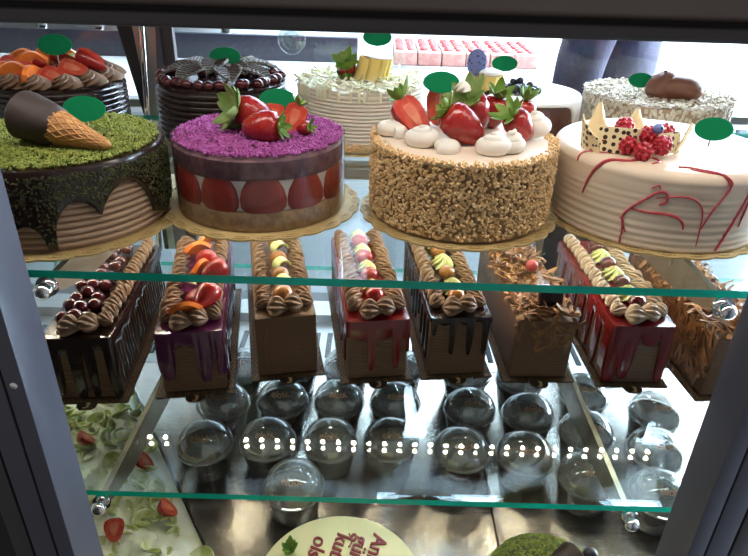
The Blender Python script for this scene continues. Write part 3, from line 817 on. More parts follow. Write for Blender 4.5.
for x, y, z, a in ((-.022, -.074, .009, 1.2), (.004, -.066, .014, .4), (-.010, -.052, .021, 0), (-.058, -.040, .012, .7), (.024, -.028, .018, .2), (-.028, -.020, .022, .5), (-.035, -.055, .010, .9)):
    link('raspberry', rm, c, T(-.047 + (x + .015) * .85, y, h + z) @ RX(a) @ RZ(a * 3))
part('blueberry', ell(.006, None, None, 12, 8), 'blue_disc', c, T(-.036, -.058, h + .030))

# --- orange and strawberry cake (back row, left)
c = cake('fruit', 'dark chocolate cake heaped with orange pieces and strawberry halves'); r, h = CK['fruit'][2:]
part('ribbed_side', lathe(cake_profile(r, h, 9, .0035), 80), 'choc', c)
rs = MB().add(rosette_shape(.021, .020)).mesh('rosette', 'milk_cream')
for k in range(13): link('cream_rosette', rs, c, T((r - .022) * cos(2 * PI * k / 13), (r - .022) * sin(2 * PI * k / 13), h) @ RZ(k))
og = MB().add(sheet(lambda u, v: (.022 * (u - .5) * 2, .006 - .012 * v, .022 * v * sin(PI * (.15 + .7 * u)) + .0), 8, 4, .007)).mesh('orange', 'orange')
for x, y, z, a, b in ((-.06, -.045, .008, .3, -.5), (-.035, -.058, .010, .1, -.4), (-.045, .0, .02, .0, -.2), (-.012, .012, .026, -.2, -.2), (-.016, -.035, .022, .2, -.3), (.008, .02, .022, .5, -.3), (.0, -.066, .008, .7, -.5), (-.07, .01, .012, .9, .1)):
    link('orange_piece', og, c, T(x, y, h + z) @ RZ(a * 2) @ RX(b))
for x, y, z, ux, uy, uz, fz in ((.028, -.058, .014, -.95, .2, .25, .6), (.046, -.034, .022, -.97, .1, .22, .7), (.066, -.012, .030, -.9, .1, .4, .5), (-.018, -.052, .020, -.95, .2, .1, .6), (-.050, -.034, .026, -.9, .3, .1, .8), (.020, .000, .032, -.9, .2, .2, .8), (.050, .020, .028, -.9, .1, .3, .5), (-.02, -.020, .030, -.8, .4, .1, .9)):
    berry_at(c, (x, y, h + z), (ux, uy, uz), (1.0, 1.0, 1.35), face=(0, -.7 if z < .03 else .8, fz), half=True, n=0)
for x, y in ((.02, .035), (.035, .015)): part('green_fruit_piece', rbox(-.012, .012, -.005, .005, 0, .012, .003), 'lime', c, T(x, y, h + .022) @ RZ(x * 20))

# --- dark cake with chocolate leaves
c = cake('leaf', 'dark ribbed chocolate cake topped with dusted chocolate leaves and cherries'); r, h = CK['leaf'][2:]
part('ribbed_side', lathe(cake_profile(r, h, 9, .0035), 80), 'choc', c)
ch = MB().add(ell(.0088, .0080, .0072, 14, 10)).mesh('cherry', 'cherry')
for k in range(62):
    q = r - R(.008, .014) if k < 40 else R(.03, r - .02); a = 2 * PI * k / 40 + R(-.07, .07)
    link('cherry', ch, c, T(q * cos(a), q * sin(a), h + .004 + R(0, .004)))
lfm = MB(); lfv = MB()
def big_leaf(u, v):
    w = .036 * sin(PI * min(1, .06 + .94 * u)) ** .75
    w *= 1 + .09 * abs(sin(u * 22)); return ((v - .5) * w, u * .064 - .006, .004 * sin(PI * u) + abs(v - .5) * w * .25)
lfm.add(sheet(big_leaf, 24, 6, .0022), m=0)
for i in range(9):
    u = .12 + i * .09
    for s_ in (0, 1):
        p0 = Vector(big_leaf(u, .5)); p1 = Vector(big_leaf(min(.98, u + .10), .06 if s_ == 0 else .94)); d = Vector((0, 0, .0013))
        lfm.add(tube([p0 + d, (p0 + p1) / 2 + d, p1 + d], .0014, 5), m=1)
lfm.add(tube([Vector(big_leaf(u / 10, .5)) + Vector((0, 0, .0013)) for u in range(10)], .0013, 5), m=1)
lme = lfm.mesh('leaf', ['dusty', 'choc_matt'])
for k, (a, q) in enumerate(((200, .030), (243, .036), (292, .034), (335, .030), (20, .03), (70, .03), (120, .03), (160, .03), (268, .008), (315, .006))):
    link('chocolate_leaf', lme, c, RZ(rad(a - 90)) @ T(0, q, h + .016 + .002 * (k % 3) + (.006 if q < .01 else 0)) @ RX(rad(-7)) @ S(1.12))

# --- white ribbed coconut cake
c = cake('coco', 'white ribbed round cake with coconut shavings and a nut crumb base'); r, h = CK['coco'][2:]
part('ribbed_side', lathe(cake_profile(r, h, 15, .0034), 96), 'white_rib', c)
cf = flakes(lambda: disc_pt(r - .001, h + R(.0005, .007)), 520, .010, .026, .0042, .0007, 1.4)
for _ in range(50):
    a = R(0, 2 * PI); cf.add(sheet(lambda u, v: ((v - .5) * .004, .001, -u * .016), 2, 1, .0006), RZ(a) @ T(0, r + .0005, h + .002) @ RX(R(-.3, .1)))
cf = cf.build('coconut_shavings', 'coconut', c); cf['kind'] = 'stuff'
nb = crumbs(lambda: (lambda a, z: ((r + .0012) * cos(a), (r + .0012) * sin(a), z))(R(0, 2 * PI), R(.0045, .016)), 1500, .0014, .003).build('nut_crumb_base', 'nut', c); nb['kind'] = 'stuff'
berry_at(c, (-.022, -.012, h + .020), (-.10, -.75, .60), 1.1, n=9, crown_l=.020, lift=.15, w=.011)
crown(8, .024, .013, .6, .7).build('leaf_crown', 'leaf', c, aim((-.022, -.020, h + .018), (-.05, -.35, .95), (0, -1, 0), 1.1))
for x, y, a in ((.010, -.024, -16), (.026, -.028, -10), (.034, -.014, 8)):
    part('yellow_chocolate_curl', sheet(lambda u, v: (.015 * cos(.4 + u * 4.6), .011 * sin(.4 + u * 4.6), v * .036), 16, 3, .0025), 'yellow', c, T(x - .006, y, h + .003) @ RY(rad(14)) @ RZ(rad(a)))
part('white_chocolate_lid', lathe([(.0001, 0), (.021, 0), (.022, .002), (.015, .004), (.0001, .0045)], 24), 'white_cream', c, T(.028, -.020, h + .0385) @ RY(rad(4)))

# --- brown glazed cake with yellow cubes
c = cake('glaze', 'round cake with a glossy brown side, white top and yellow chocolate pieces'); r, h = CK['glaze'][2:]
part('brown_side', lathe([(.0001, 0), (r - .001, 0), (r, .003), (r, h - .012), (r - .003, h - .007), (.0001, h - .007)], 96), 'brown_glaze', c)
part('white_top', drip_shell(circ(r - .0005, 300), [h - .008 + .002 * sin(2 * PI * k / 300 * 3) - (.055 * max(0, cos(2 * PI * k / 300 - rad(330))) ** 60) - (.06 * max(0, cos(2 * PI * k / 300 - rad(352))) ** 60) - (.055 * max(0, cos(2 * PI * k / 300 - rad(212))) ** 30) for k in range(300)], h - .004, .0026), 'white_cream', c)
for k, (a0, w) in enumerate(((222, .0038), (229, .003), (237, .0024))):
    part('cream_stripe', tube([((r + .001) * cos(rad(a0 + j * 1.3)), (r + .001) * sin(rad(a0 + j * 1.3)), h - .010 - j * .003) for j in range(8)], w, 6), 'rib_beige', c)
part('chocolate_cup', lathe([(.0001, 0), (.017, 0), (.019, .028), (.017, .0285), (.0001, .029)], 8), 'yellow', c, T(-.052, -.036, h) @ RZ(.3))
part('cream_cap', dollop_shape(.019, .010), 'white_cream', c, T(-.052, -.036, h + .0285))
part('yellow_triangle', prism([(-.02, 0), (.016, 0), (.006, .045)], 0, .008), 'yellow', c, T(-.074, -.012, h) @ RX(PI / 2) @ RY(.2))
part('blue_chocolate_disc', lathe([(.0001, 0), (.0165, 0), (.018, .001), (.018, .003), (.0165, .004), (.0001, .004)], 32), 'blue_disc', c, T(-.074, -.022, h + .044) @ RX(PI / 2) @ S(.85, 1.15, 1))
bb = MB().add(ell(.0058, .0058, .0052, 10, 8)).mesh('berry', 'black_berry')
for k in range(54):
    q, a = .034 * math.sqrt(R(0, 1)), R(0, 6.28); x, y = q * cos(a) * 1.2, q * sin(a) * .55
    link('black_berry', bb, c, T(-.004 + x * .9, -.018 + y, h + .004 + R(0, .018) * max(.1, 1 - q / .034)))
for k in range(6): part('chocolate_crumb', octa(.006), 'choc', c, T(-.085 + k * .009, -.052 - .002 * (k % 2), h + .004) @ rot())

# --- pale flaked cake with chocolate curl
c = cake('flake', 'pale round cake covered in flakes with a milk chocolate curl on top'); r, h = CK['flake'][2:]
part('cream_side', lathe(cake_profile(r - .003, h, 0), 80), 'rib_beige', c)
fl = flakes(lambda: disc_pt(r - .001, h + R(.0005, .003)), 1700, .004, .008, .0042, .0006, .6)
for _ in range(1900):
    a = R(0, 2 * PI); fl.add(sheet(lambda u, v: ((v - .5) * .0042, 0, (u - .5) * .006), 1, 1, .0006), T((r - .002) * cos(a), (r - .002) * sin(a), R(.003, h - .001)) @ RZ(a - PI / 2 + R(-.4, .4)) @ RX(R(-.4, .4)))
fl = fl.build('pale_flakes', 'almond', c); fl['kind'] = 'stuff'
part('chocolate_curl', lathe([(.0001, 0), (.85, .02), (1, .2), (.96, .45), (.70, .78), (.3, .97), (.0001, 1)], 40, lambda a, t: 1 + .08 * sin(2 * a + 4 * t) + .04 * sin(5 * a)), 'milk', c, T(-.006, -.032, h + .001) @ S(.025, .022, .040))
part('chocolate_roll', tube([(-.02, 0, .020), (0, -.004, .021), (.022, -.006, .020), (.040, -.004, .017), (.050, -.002, .015)], [.012, .018, .0185, .016, .007], 24, ), 'milk', c, T(.004, -.036, h - .003) @ RZ(rad(-8)) @ S(.9, 1, 1))
part('chocolate_stick', tube([(-.008, 0, .045), (.03, 0, .030)], .002, 8), 'choc', c, T(-.004, -.036, h - .004))
tr_ = crumbs(lambda: disc_pt(r - .02, h + .0045), 60, .001, .0018).build('chocolate_specks', 'choc', c); tr_['kind'] = 'stuff'

# --- violet speckled cake cut off by the frame at the far right
c = thing('round_cake', 'dark cake with violet crumbs at the far right, mostly hidden by the frame', 'cake', (.690, .905, BT - .002), 0, 'round cakes on the upper shelf')
part('ribbed_side', lathe(cake_profile(.105, .085, 9, .0035), 64), 'choc', c)
q = crumbs(lambda: disc_pt(.103, .086), 1500, .0016, .003).build('violet_crumbs', 'violet', c); q['kind'] = 'stuff'

# ------------------------------------------------------------------ green price tags on sticks
def price_tag(x, y, z, base, w, label):
    p = thing('price_tag', label, 'price tag', (x, y, base), 0, 'green oval price tags')
    part('stick', tube([(0, .0022, 0), (0, .0022, z - base)], .0009, 6), 'stick', p)
    o = lathe([(.0001, -.0006), (.98, -.0006), (1, 0), (.98, .0006), (.0001, .0006)], 40)
    v = [(a * w * .5, b * w * .295, cc) for a, b, cc in o[0]]
    part('card', (v, o[1]), 'green', p, T(0, 0, z - base) @ RX(rad(66)))
TG = [('fruit', -.498, 1.005, 1.367, .054, 'on the orange and strawberry cake'), ('pist', -.331, .705, 1.345, .049, 'in the pistachio crumb cake beside the wafer cone'),
      ('leaf', -.245, 1.03, 1.353, .050, 'in the dark cake with chocolate leaves'), ('viol', -.122, .763, 1.3485, .045, 'in the violet crumb cake'),
      ('coco', -.006, 1.055, 1.385, .046, 'in the white coconut cake, half hidden by the top beam'), ('nut', .073, .765, 1.374, .0435, 'in the nut coated cake above the strawberries'),
      ('glaze', .200, 1.055, 1.351, .042, 'in the glazed cake by the black berries'), ('flake', .418, 1.040, 1.334, .040, 'on the pale flaked cake beside the chocolate curl'),
      ('rasp', .386, .722, 1.339, .0455, 'in the white raspberry cake')]
for k, x, y, z, w, lb in TG:
    price_tag(x, y, z, BT + CK[k][3] + (.0035 if k in ('viol', 'nut') else .0005), w, 'plain green oval price tag ' + lb)

# ------------------------------------------------------------------ loaf cakes on the lower shelf
W, H, LL = .090, .103, .30
def rect_outline(w, l, rc=.004, step=.002):
    pts = []
    def seg(x0, y0, x1, y1, nx, ny):
        n = max(1, int(math.hypot(x1 - x0, y1 - y0) / step))
        for i in range(n): pts.append((x0 + (x1 - x0) * i / n, y0 + (y1 - y0) * i / n, nx, ny))
    def arc(cx, cy, a0):
        for i in range(4):
            a = a0 + PI / 2 * i / 4; pts.append((cx + rc * cos(a), cy + rc * sin(a), cos(a), sin(a)))
    x = w / 2
    seg(-x + rc, 0, x - rc, 0, 0, -1); arc(x - rc, rc, -PI / 2); seg(x, rc, x, l - rc, 1, 0); arc(x - rc, l - rc, 0)
    seg(x - rc, l, -x + rc, l, 0, 1); arc(-x + rc, l - rc, PI / 2); seg(-x, l - rc, -x, rc, -1, 0); arc(-x + rc, rc, PI)
    return pts
def text_geo(body, size, ext=.0005, shear=0.0):
    cu = bpy.data.curves.new('text', 'FONT'); cu.body = body; cu.size = size; cu.extrude = ext; cu.align_x = 'CENTER'; cu.shear = shear; cu.resolution_u = 3; cu.offset = size * .012
    o = bpy.data.objects.new('text', cu); C.objects.link(o)
    dg = bpy.context.evaluated_depsgraph_get(); me = bpy.data.meshes.new_from_object(o.evaluated_get(dg))
    v = [tuple(p.co) for p in me.vertices]; f = [tuple(p.vertices) for p in me.polygons]
    bpy.data.objects.remove(o); bpy.data.curves.remove(cu); bpy.data.meshes.remove(me)
    return v, f
def loaf_board(x, y, a, label):
    o = thing('loaf_board', label, 'cake board', (x, y, LS + .0003), a, 'brown loaf cake boards')
    w, l = .110, LL + .012
    pts = []
    def zig(x0, y0, x1, y1, nx, ny, n):
        for i in range(n):
            for t, d in ((0, 0), (.5, .0012)): pts.append((x0 + (x1 - x0) * (i + t) / n + nx * d, y0 + (y1 - y0) * (i + t) / n + ny * d))
    zig(-w / 2, -.008, w / 2, -.008, 0, -1, 30); zig(w / 2, -.008, w / 2, l - .008, 1, 0, 76); zig(w / 2, l - .008, -w / 2, l - .008, 0, 1, 30); zig(-w / 2, l - .008, -w / 2, -.008, -1, 0, 76)
    part('board', prism(pts, 0, .003), 'board', o, smooth=False)
    tb_ = part('tab', prism([(-.014, -.0085), (-.013, -.017), (-.008, -.0225), (.008, -.0225), (.013, -.017), (.014, -.0085)], .0002, .0028), 'board', o, smooth=False)
    part('number', text_geo('3', .017, .0003, .2), 'gold_number', tb_, T(0, -.0212, .0030))
    mb = MB()
    for s_ in (1, -1):
        for k in range(24):
            pts2 = [(s_ * (w / 2 - .005) + .003 * cos(t), .006 + k * .0122 + .0042 * sin(t), .0031) for t in [2 * PI * q / 10 for q in range(11)]]
            mb.add(tube(pts2, .0004, 4))
    for k in range(9):
        mb.add(tube([(-.048 + k * .012 + .0042 * cos(t), -.0045 + .0026 * sin(t), .0031) for t in [2 * PI * q / 10 for q in range(11)]], .0004, 4))
    mb.build('oval_print', 'gold_ink', o)
def drips(ol, spec, top, base=.010):
    """spec: (side, centre, width, length) with side f(ront) l(eft) r(ight); centre in metres along the side"""
    low = []
    for x, y, nx, ny in ol:
        z = top - base - .003 * sin(x * 190 + y * 160)
        for sd, c0, w, ln in spec:
            d = None
            if sd == 'f' and y < .006: d = x - c0
            elif sd == 'r' and x > W / 2 - .006: d = y - c0
            elif sd == 'l' and x < -W / 2 + .006: d = y - c0
            if d is not None and abs(d) < w: z = min(z, top - base - ln * (1 - (abs(d) / w) ** 4) ** .5)
        low.append(max(.003, z))
    return low
SH = MB().add(shell_shape()).mesh('shell', 'milk_cream'); SHP = MB().add(shell_shape()).mesh('shell', 'tan_cream'); SHW = MB().add(shell_shape()).mesh('shell', 'white_rib')
LOAF = 0
def loaf(x, y, a, label, blabel, body='mocha', glaze=None, spec=(), shell=SH, base=.010, sides=(1, -1), front=2):
    y += .013
    loaf_board(x, y, a, blabel)
    o = thing('loaf_cake', label, 'cake', (x, y, LS + .0036), a, 'loaf cakes on the lower shelf')
    part('cake_body', rbox(-W / 2, W / 2, 0, LL - .006, 0, H, .004, 3), body, o)
    top = H
    if glaze:
        ol = rect_outline(W + .0004, LL - .006)
        part('glaze', drip_shell(ol, drips(ol, spec, H, base), H - .002, .0026), glaze, o); top = H + .001
    if shell:
        for s_ in sides:
            for k in range(13):
                link('cream_swirl', shell, o, T(s_ * (W / 2 - .009), .030 + k * .0205, top - .001) @ RZ(s_ * rad(62 + R(-14, 14))) @ RX(R(-.1, .25)) @ S(R(1.0, 1.25), R(1.15, 1.4), R(1.1, 1.35)))
        for k in range(front):
            xx = (k - (front - 1) / 2) * .036
            link('cream_swirl', shell, o, T(xx, .016, top - .001) @ RZ(-rad(100) if xx < 0 else rad(80)) @ RY(.2) @ S(1.85, 1.5, 1.5))
    return o, top
rg = lambda n, a, b: [a + (b - a) * i / (n - 1) for i in range(n)]
# 1: cherries
o, t = loaf(-.403, .692, rad(5), 'chocolate striped loaf cake with a row of glossy dark cherries, beside the left post', 'brown board under the dark cherry loaf cake', 'mocha', 'choc',
            [('f', -.036, .010, .075), ('f', -.006, .009, .082), ('f', .014, .007, .083), ('f', .042, .008, .078)], base=.022, sides=(1,))
cm_ = MB().add(ell(.0105, None, .0095, 16, 12)).mesh('cherry', 'cherry')
for k in range(24): link('cherry', cm_, o, T(-.028 + .0155 * (k % 3) + R(-.003, .003), .034 + (k // 3) * .030 + R(-.005, .005) + .006 * (k % 2), t + .010 + .004 * (k % 3 == 1)))
for k in range(24):
    y0 = .012 + k * .0115
    part('chocolate_stripe', tube([(W / 2 + .0008, y0, H - .015), (W / 2 + .001, y0 + .004, H * .6), (W / 2 + .001, y0 + .010 + R(-.002, .004), H * .3), (W / 2 + .0006, y0 + .012, .010)], [.0017, .0013, .0012, .0008], 6), 'choc', o)
# 2: violet glaze with fruit
o, t = loaf(-.256, .715, rad(9.5), 'loaf cake with violet glaze drips topped with strawberry and orange', 'brown board under the violet glazed loaf cake', 'mocha', 'purple_glaze',
            [('f', -.034, .012, .055), ('f', .018, .011, .062), ('f', .040, .008, .05)] + [('r', .02 + .022 * k, .006, R(.03, .08)) for k in range(12)] + [('l', .02 + .03 * k, .007, R(.03, .07)) for k in range(9)], base=.024)
strawberry(o, (.012, .034, t + .016), rx=rad(70), rz=rad(150), s=1.25, n=0); strawberry(o, (-.008, .075, t + .012), rx=rad(80), rz=rad(60), s=1.2, n=0)
strawberry(o, (.010, .13, t + .014), rx=rad(70), rz=rad(120), s=1.2, n=0); strawberry(o, (0, .20, t + .014), rx=rad(70), rz=rad(30), s=1.2, n=0)
for x_, y_, a_ in ((-.004, .026, .2), (.004, .155, 1.0), (-.006, .225, .4), (.006, .262, .8)): link('orange_piece', og, o, T(x_, y_, t + .012) @ RZ(a_))
for x_, y_ in ((.014, .068), (-.010, .11), (.012, .185)): part('green_fruit_slice', lathe([(.0001, 0), (.013, 0), (.0135, .002), (.012, .004), (.0001, .0045)], 20), 'kiwi', o, T(x_, y_, t + .018) @ RX(-.6) @ RY(.3))
# 3: plain cocoa with glazed nut
o, t = loaf(-.127, .763, rad(12), 'plain cocoa loaf cake with a glazed round nut and piped cream', 'brown board under the plain cocoa loaf cake', 'mocha_dark')
for y_, m_, q in ((.044, 'apricot', .0155), (.105, 'apricot', .0145), (.165, 'apricot', .0145), (.23, 'apricot', .0145)): part('glazed_nut', ell(q, q, q * .9, 20, 14), m_, o, T(0, y_, t + .014))
for y_ in (.075, .135, .20): part('pale_chocolate_curl', sheet(lambda u, v: (.012 * cos(u * 5), (v - .5) * .018, .011 * sin(u * 5)), 16, 3, .0018), 'lime', o, T(.004, y_, t + .016) @ RZ(.5))
part('front_frame_line', tube([(-.030, -.0004, .02), (-.032, -.0006, .06), (-.028, -.0004, .085)], .0008, 5), 'milk', o)
# 4: red cherry glaze
o, t = loaf(.009, .760, rad(8.5), 'loaf cake with dark red glaze drips, ridged cream and a red cherry', 'brown board under the dark red dripped loaf cake', 'mocha', 'red_glaze',
            [('f', -.010, .0065, .058), ('f', .028, .0065, .056), ('f', .047, .006, .03)] + [('l', .03 + .03 * k, .008, R(.03, .07)) for k in range(9)], base=.030)
for y_ in (.050, .115, .18, .245): part('red_cherry', ell(.0145, .0145, .0135, 20, 14), 'red_cherry', o, T(0, y_, t + .013))
for y_ in (.082, .148, .212, .272): part('lime_cream_dollop', rosette_shape(.014, .020, 8, 1.5), 'lime', o, T(0, y_, t + .004))
# 5: dark drips
o, t = loaf(.131, .775, rad(6), 'loaf cake with slim dark chocolate drips and a lime cream dollop', 'brown board under the dark dripped loaf cake', 'mocha', 'choc',
            [('f', -.012, .005, .055), ('f', .015, .005, .057), ('f', .038, .0045, .056), ('f', -.040, .004, .02)] + [('l', .02 + .026 * k, .005, R(.04, .075)) for k in range(10)], base=.010)
for y_ in (.075, .16, .24): part('lime_cream_dollop', rosette_shape(.017, .024, 8, 1.5), 'lime', o, T(0, y_, t + .002))
for y_ in (.045, .12, .20): part('glazed_nut', ell(.0135, None, .012, 18, 12), 'apricot', o, T(0, y_, t + .011))
# 6: shavings
o, t = loaf(.257, .772, rad(2.5), 'milk chocolate loaf cake with chocolate shavings and an upright dark chocolate block', 'brown board under the milk chocolate shaving loaf cake', 'mocha_dark', None, shell=None)
fl = flakes(lambda: (R(-W / 2 + .004, W / 2 - .004), R(.004, LL - .012), t + R(.001, .014)), 420, .016, .040, .0055, .0009, 2.0)
for _ in range(26): fl.add(sheet(lambda u, v: ((v - .5) * .005, 0, (u - .5) * .03), 3, 1, .0009), T(R(-.045, .045), -.0015, R(.055, .1)) @ RY(R(-1.2, 1.2)))
fl = fl.build('chocolate_shavings', 'shave', o); fl['kind'] = 'stuff'
part('dark_chocolate_block', rbox(-.018, .018, -.006, .006, 0, .032, .002), 'choc', o, T(.010, .030, t + .004) @ RX(-.15))
part('red_berry', ell(.010, None, None, 16, 12), 'syrup', o, T(.008, .135, t + .022))
part('chocolate_strip', tube([(-.016, -.0012, .066), (.004, -.0014, .092), (.020, -.0012, .060), (.038, -.0012, .052)], .0013, 6), 'milk_cream', o)
part('chocolate_strip', tube([(.004, -.0012, .056), (.016, -.0014, .078), (.034, -.0012, .082)], .0013, 6), 'milk_cream', o)
# 7: bright red glaze
o, t = loaf(.399, .766, rad(1.5), 'loaf cake with heavy red glaze down front and side and ridged cream', 'brown board under the heavy red glazed loaf cake', 'mocha', 'red_glaze',
            [('f', -.040, .012, .090), ('f', -.018, .012, .072), ('f', .040, .011, .080), ('f', .012, .012, .012)] + [('l', .014 + .040 * k, .013, R(.05, .09)) for k in range(7)] + [('r', .02 + .035 * k, .01, R(.04, .08)) for k in range(8)], base=.022, shell=SHP)
for y_ in (.046, .11, .175, .24): part('red_cherry', ell(.0135, None, .012, 18, 12), 'cherry', o, T(.002, y_, t + .013))
for y_ in (.078, .143, .208): part('lime_cream_dollop', rosette_shape(.017, .022, 8, 1.5), 'lime', o, T(0, y_, t + .003))
# 8: caramel shavings
o, t = loaf(.538, .742, rad(5), 'loaf cake covered in caramel shavings beside the right post', 'brown board under the caramel shaving loaf cake', 'mocha_dark', None, shell=None)
fl = flakes(lambda: (R(-W / 2, W / 2), R(.002, LL - .01), t + R(.001, .014)), 500, .018, .042, .006, .0009, 1.6)
for _ in range(240): fl.add(sheet(lambda u, v: ((v - .5) * .005, 0, (u - .5) * .032), 3, 1, .0009), T(-W / 2 - .0018, R(.01, LL - .02), R(.016, .1)) @ RZ(PI / 2) @ RY(R(-1.3, 1.3)) @ RX(R(-.15, .15)))
fl = fl.build('caramel_shavings', 'shave', o); fl['kind'] = 'stuff'
for y_ in (.10, .20): part('chocolate_ball', ell(.014, None, None, 16, 12), 'milk', o, T(-.01, y_, t + .018))

# ------------------------------------------------------------------ domed cups on the deck
def domed_cup(loc, label):
    o = thing('domed_cup', label, 'dessert cup', loc, 0, 'domed dessert cups on the steel deck')
    part('cup', lathe([(.0001, 0), (.033, 0), (.0345, .002), (.041, .044), (.0395, .044), (.0335, .004), (.0001, .003)], 40), 'plastic', o)
    part('dessert', lathe([(.0001, .004), (.0332, .0045), (.0388, .040), (.030, .0425), (.015, .041), (.0001, .0435)], 36), 'choc_pud', o)
    prof = [(.0425, .0446), (.0445, .0452), (.0445, .0480), (.0425, .0488)]
    lid = part('dome_lid', lathe_open([(.0422, .0488)] + [(.0422 * cos(PI / 2 * i / 12), .0488 + .035 * sin(PI / 2 * i / 12)) for i in range(1, 12)] + [(.001, .0838)], 48), 'dome', o)
    v, f = lathe(prof, 48); part('lid_rim', (v, f[:-2] + [(k, (k + 1) % 48, 144 + (k + 1) % 48, 144 + k) for k in range(48)]), 'dome', lid)
    tv, tf = TXT
    vs = []
    for x, y, z in tv:
        el = rad(50) + y / .040; azm = -PI / 2 + x / (.0425 * cos(rad(50)))
        rr = 1 + (z + .0012) / .04
        vs.append((.0422 * rr * cos(el) * cos(azm), .0422 * rr * cos(el) * sin(azm), .0488 + .035 * rr * sin(el)))
    part('lettering', (vs, tf), 'letter', lid)
    return o
def lathe_open(prof, seg):
    v, f = lathe(prof, seg); return v, f[:-2] + [f[-1]]
TXT = text_geo('eloix', .0165, .0002)
CUPS = [((-.106, .649), 'standing alone in front of the rows'),
 ((-.254, .728), 'first from the left in the front row of four'), ((-.158, .739), 'second from the left in the front row of four'), ((-.061, .741), 'third from the left in the front row of four'), ((.034, .747), 'at the right end of the front row of four'),
 ((.143, .729), 'just left of the deck seam in the right front row'), ((.240, .724), 'just right of the deck seam in the right front row'), ((.3235, .683), 'nearest the front in the right group, left of the crossing bracket'),
 ((-.247, .826), 'behind the leftmost cup, under the violet glazed loaf'), ((-.149, .836), 'in the second row under the plain cocoa loaf'), ((-.054, .840), 'in the second row left of the dark red dripped loaf'), ((.042, .840), 'in the second row under the dark red dripped loaf'),
 ((.168, .829), 'in the second row under the dark dripped loaf'), ((.264, .819), 'in the second row under the milk chocolate shaving loaf'), ((.350, .779), 'right behind the crossing bracket in the middle'),
 ((.482, .833), 'farthest back of the three by the right post'), ((.448, .742), 'middle one of the three by the right post'), ((.420, .652), 'nearest of the three by the right post, half hidden'),
 ((-.236, .922), 'in the third row, peeping out between the violet and cocoa loaves'), ((-.140, .932), 'in the third row behind the plain cocoa loaf board'), ((-.045, .936), 'in the third row left of the dark red dripped loaf'), ((.052, .936), 'in the third row behind the dark red dripped loaf board'),
 ((.172, .925), 'in the third row behind the dark dripped loaf board'), ((.268, .915), 'in the third row behind the milk chocolate loaf board'), ((.372, .876), 'behind the bracket under the heavy red glazed loaf')]
cup0 = None
for (x, y), lb in CUPS:
    lab = 'clear domed dessert cup ' + lb
    if cup0 is None: cup0 = domed_cup((x, y, DK + .0003), lab)
    else: dup(cup0, (x, y, DK + .0003), 0, lab)

# ------------------------------------------------------------------ cream dessert tray at the left of the deck
def edge_x(y): return -.202 - (y - .55) * .646
ty0, ty1, txl = .50, .92, -.78
tray = thing('cream_dessert_tray', 'tray of pale cream dessert with green and red fruit, left of the domed cups', 'dessert tray', (-.5, .7, DK + .0003))
TM = T(.5, -.7, 0)
poly = [(edge_x(ty0), ty0), (edge_x(ty1), ty1), (txl, ty1), (txl, ty0)]
rim = MB().add(prism(poly, 0, .002), TM)
for i in range(4):
    (xa, ya), (xb, yb) = poly[i], poly[(i + 1) % 4]; d = Vector((xb - xa, yb - ya, 0)).normalized(); nn = Vector((-d.y, d.x, 0)) * .0016
    rim.add(([(xa, ya, .002), (xb, yb, .002), (xb + nn.x, yb + nn.y, .002), (xa + nn.x, ya + nn.y, .002), (xa, ya, .022), (xb, yb, .022), (xb + nn.x, yb + nn.y, .022), (xa + nn.x, ya + nn.y, .022)], box(0, 1, 0, 1, 0, 1)[1] and [(0, 3, 2, 1), (4, 5, 6, 7), (0, 1, 5, 4), (1, 2, 6, 5), (2, 3, 7, 6), (3, 0, 4, 7)]), TM)
rim.build('tray', 'chrome', tray, smooth=False)
from mathutils import noise
def cream_pt(u, v):
    y = ty0 + .004 + (ty1 - ty0 - .008) * v; x = txl + .004 + (edge_x(y) - .004 - txl - .004) * u
    e = min(1, min(u, 1 - u, v, 1 - v) * 14)
    p = Vector((x * 26, y * 26, 3)); z = .010 + .016 * e + e * (.016 * noise.noise(p) + .014 * abs(noise.noise(p * 2.1)) + .005 * noise.noise(p * 5))
    return (x, y, z)
nu, nv = 110, 90
gv = [cream_pt(u / nu, v / nv) for u in range(nu + 1) for v in range(nv + 1)]
gf = [(u * (nv + 1) + v, (u + 1) * (nv + 1) + v, (u + 1) * (nv + 1) + v + 1, u * (nv + 1) + v + 1) for u in range(nu) for v in range(nv)]
MB().add((gv, gf), TM).build('whipped_cream', 'pale_cream', tray)
for x, y, a in ((-.450, .868, 1.5), (-.322, .688, 1.6), (-.262, .606, 1.9), (-.43, .74, 2.2), (-.49, .70, .9), (-.33, .555, .2), (-.52, .82, 1.7), (-.40, .63, 2.6)):
    sk, cu, co = half_berry(.013, .030)
    MB().add(sk, m=0).add(cu, m=1).add(co, m=2).build('strawberry_half', ['berry', 'berry_cut', 'berry_core'], tray, TM @ T(x, y, .036) @ RZ(a) @ RX(rad(-38)) @ S(1.0))
kw = MB()
kw.add(sheet(lambda u, v: ((.008 + .014 * v) * cos(u * PI * 1.5), (.008 + .014 * v) * sin(u * PI * 1.5), .009 * v * v + .004 * sin(u * 11) * v), 20, 5, .003))
kwm = kw.mesh('green fruit', 'kiwi')
rk = random.Random(3)
for k in range(95):
    y = rk.uniform(ty0 + .03, ty1 - .03); x = edge_x(y) - .02 - abs(rk.gauss(0, .10))
    link('green_fruit_piece', kwm, tray, TM @ T(x, y, rk.uniform(.026, .034)) @ RZ(rk.uniform(0, 6.3)) @ RX(rk.uniform(-.7, .7)) @ RY(rk.uniform(-.7, .7)) @ S(rk.uniform(.45, .85)))

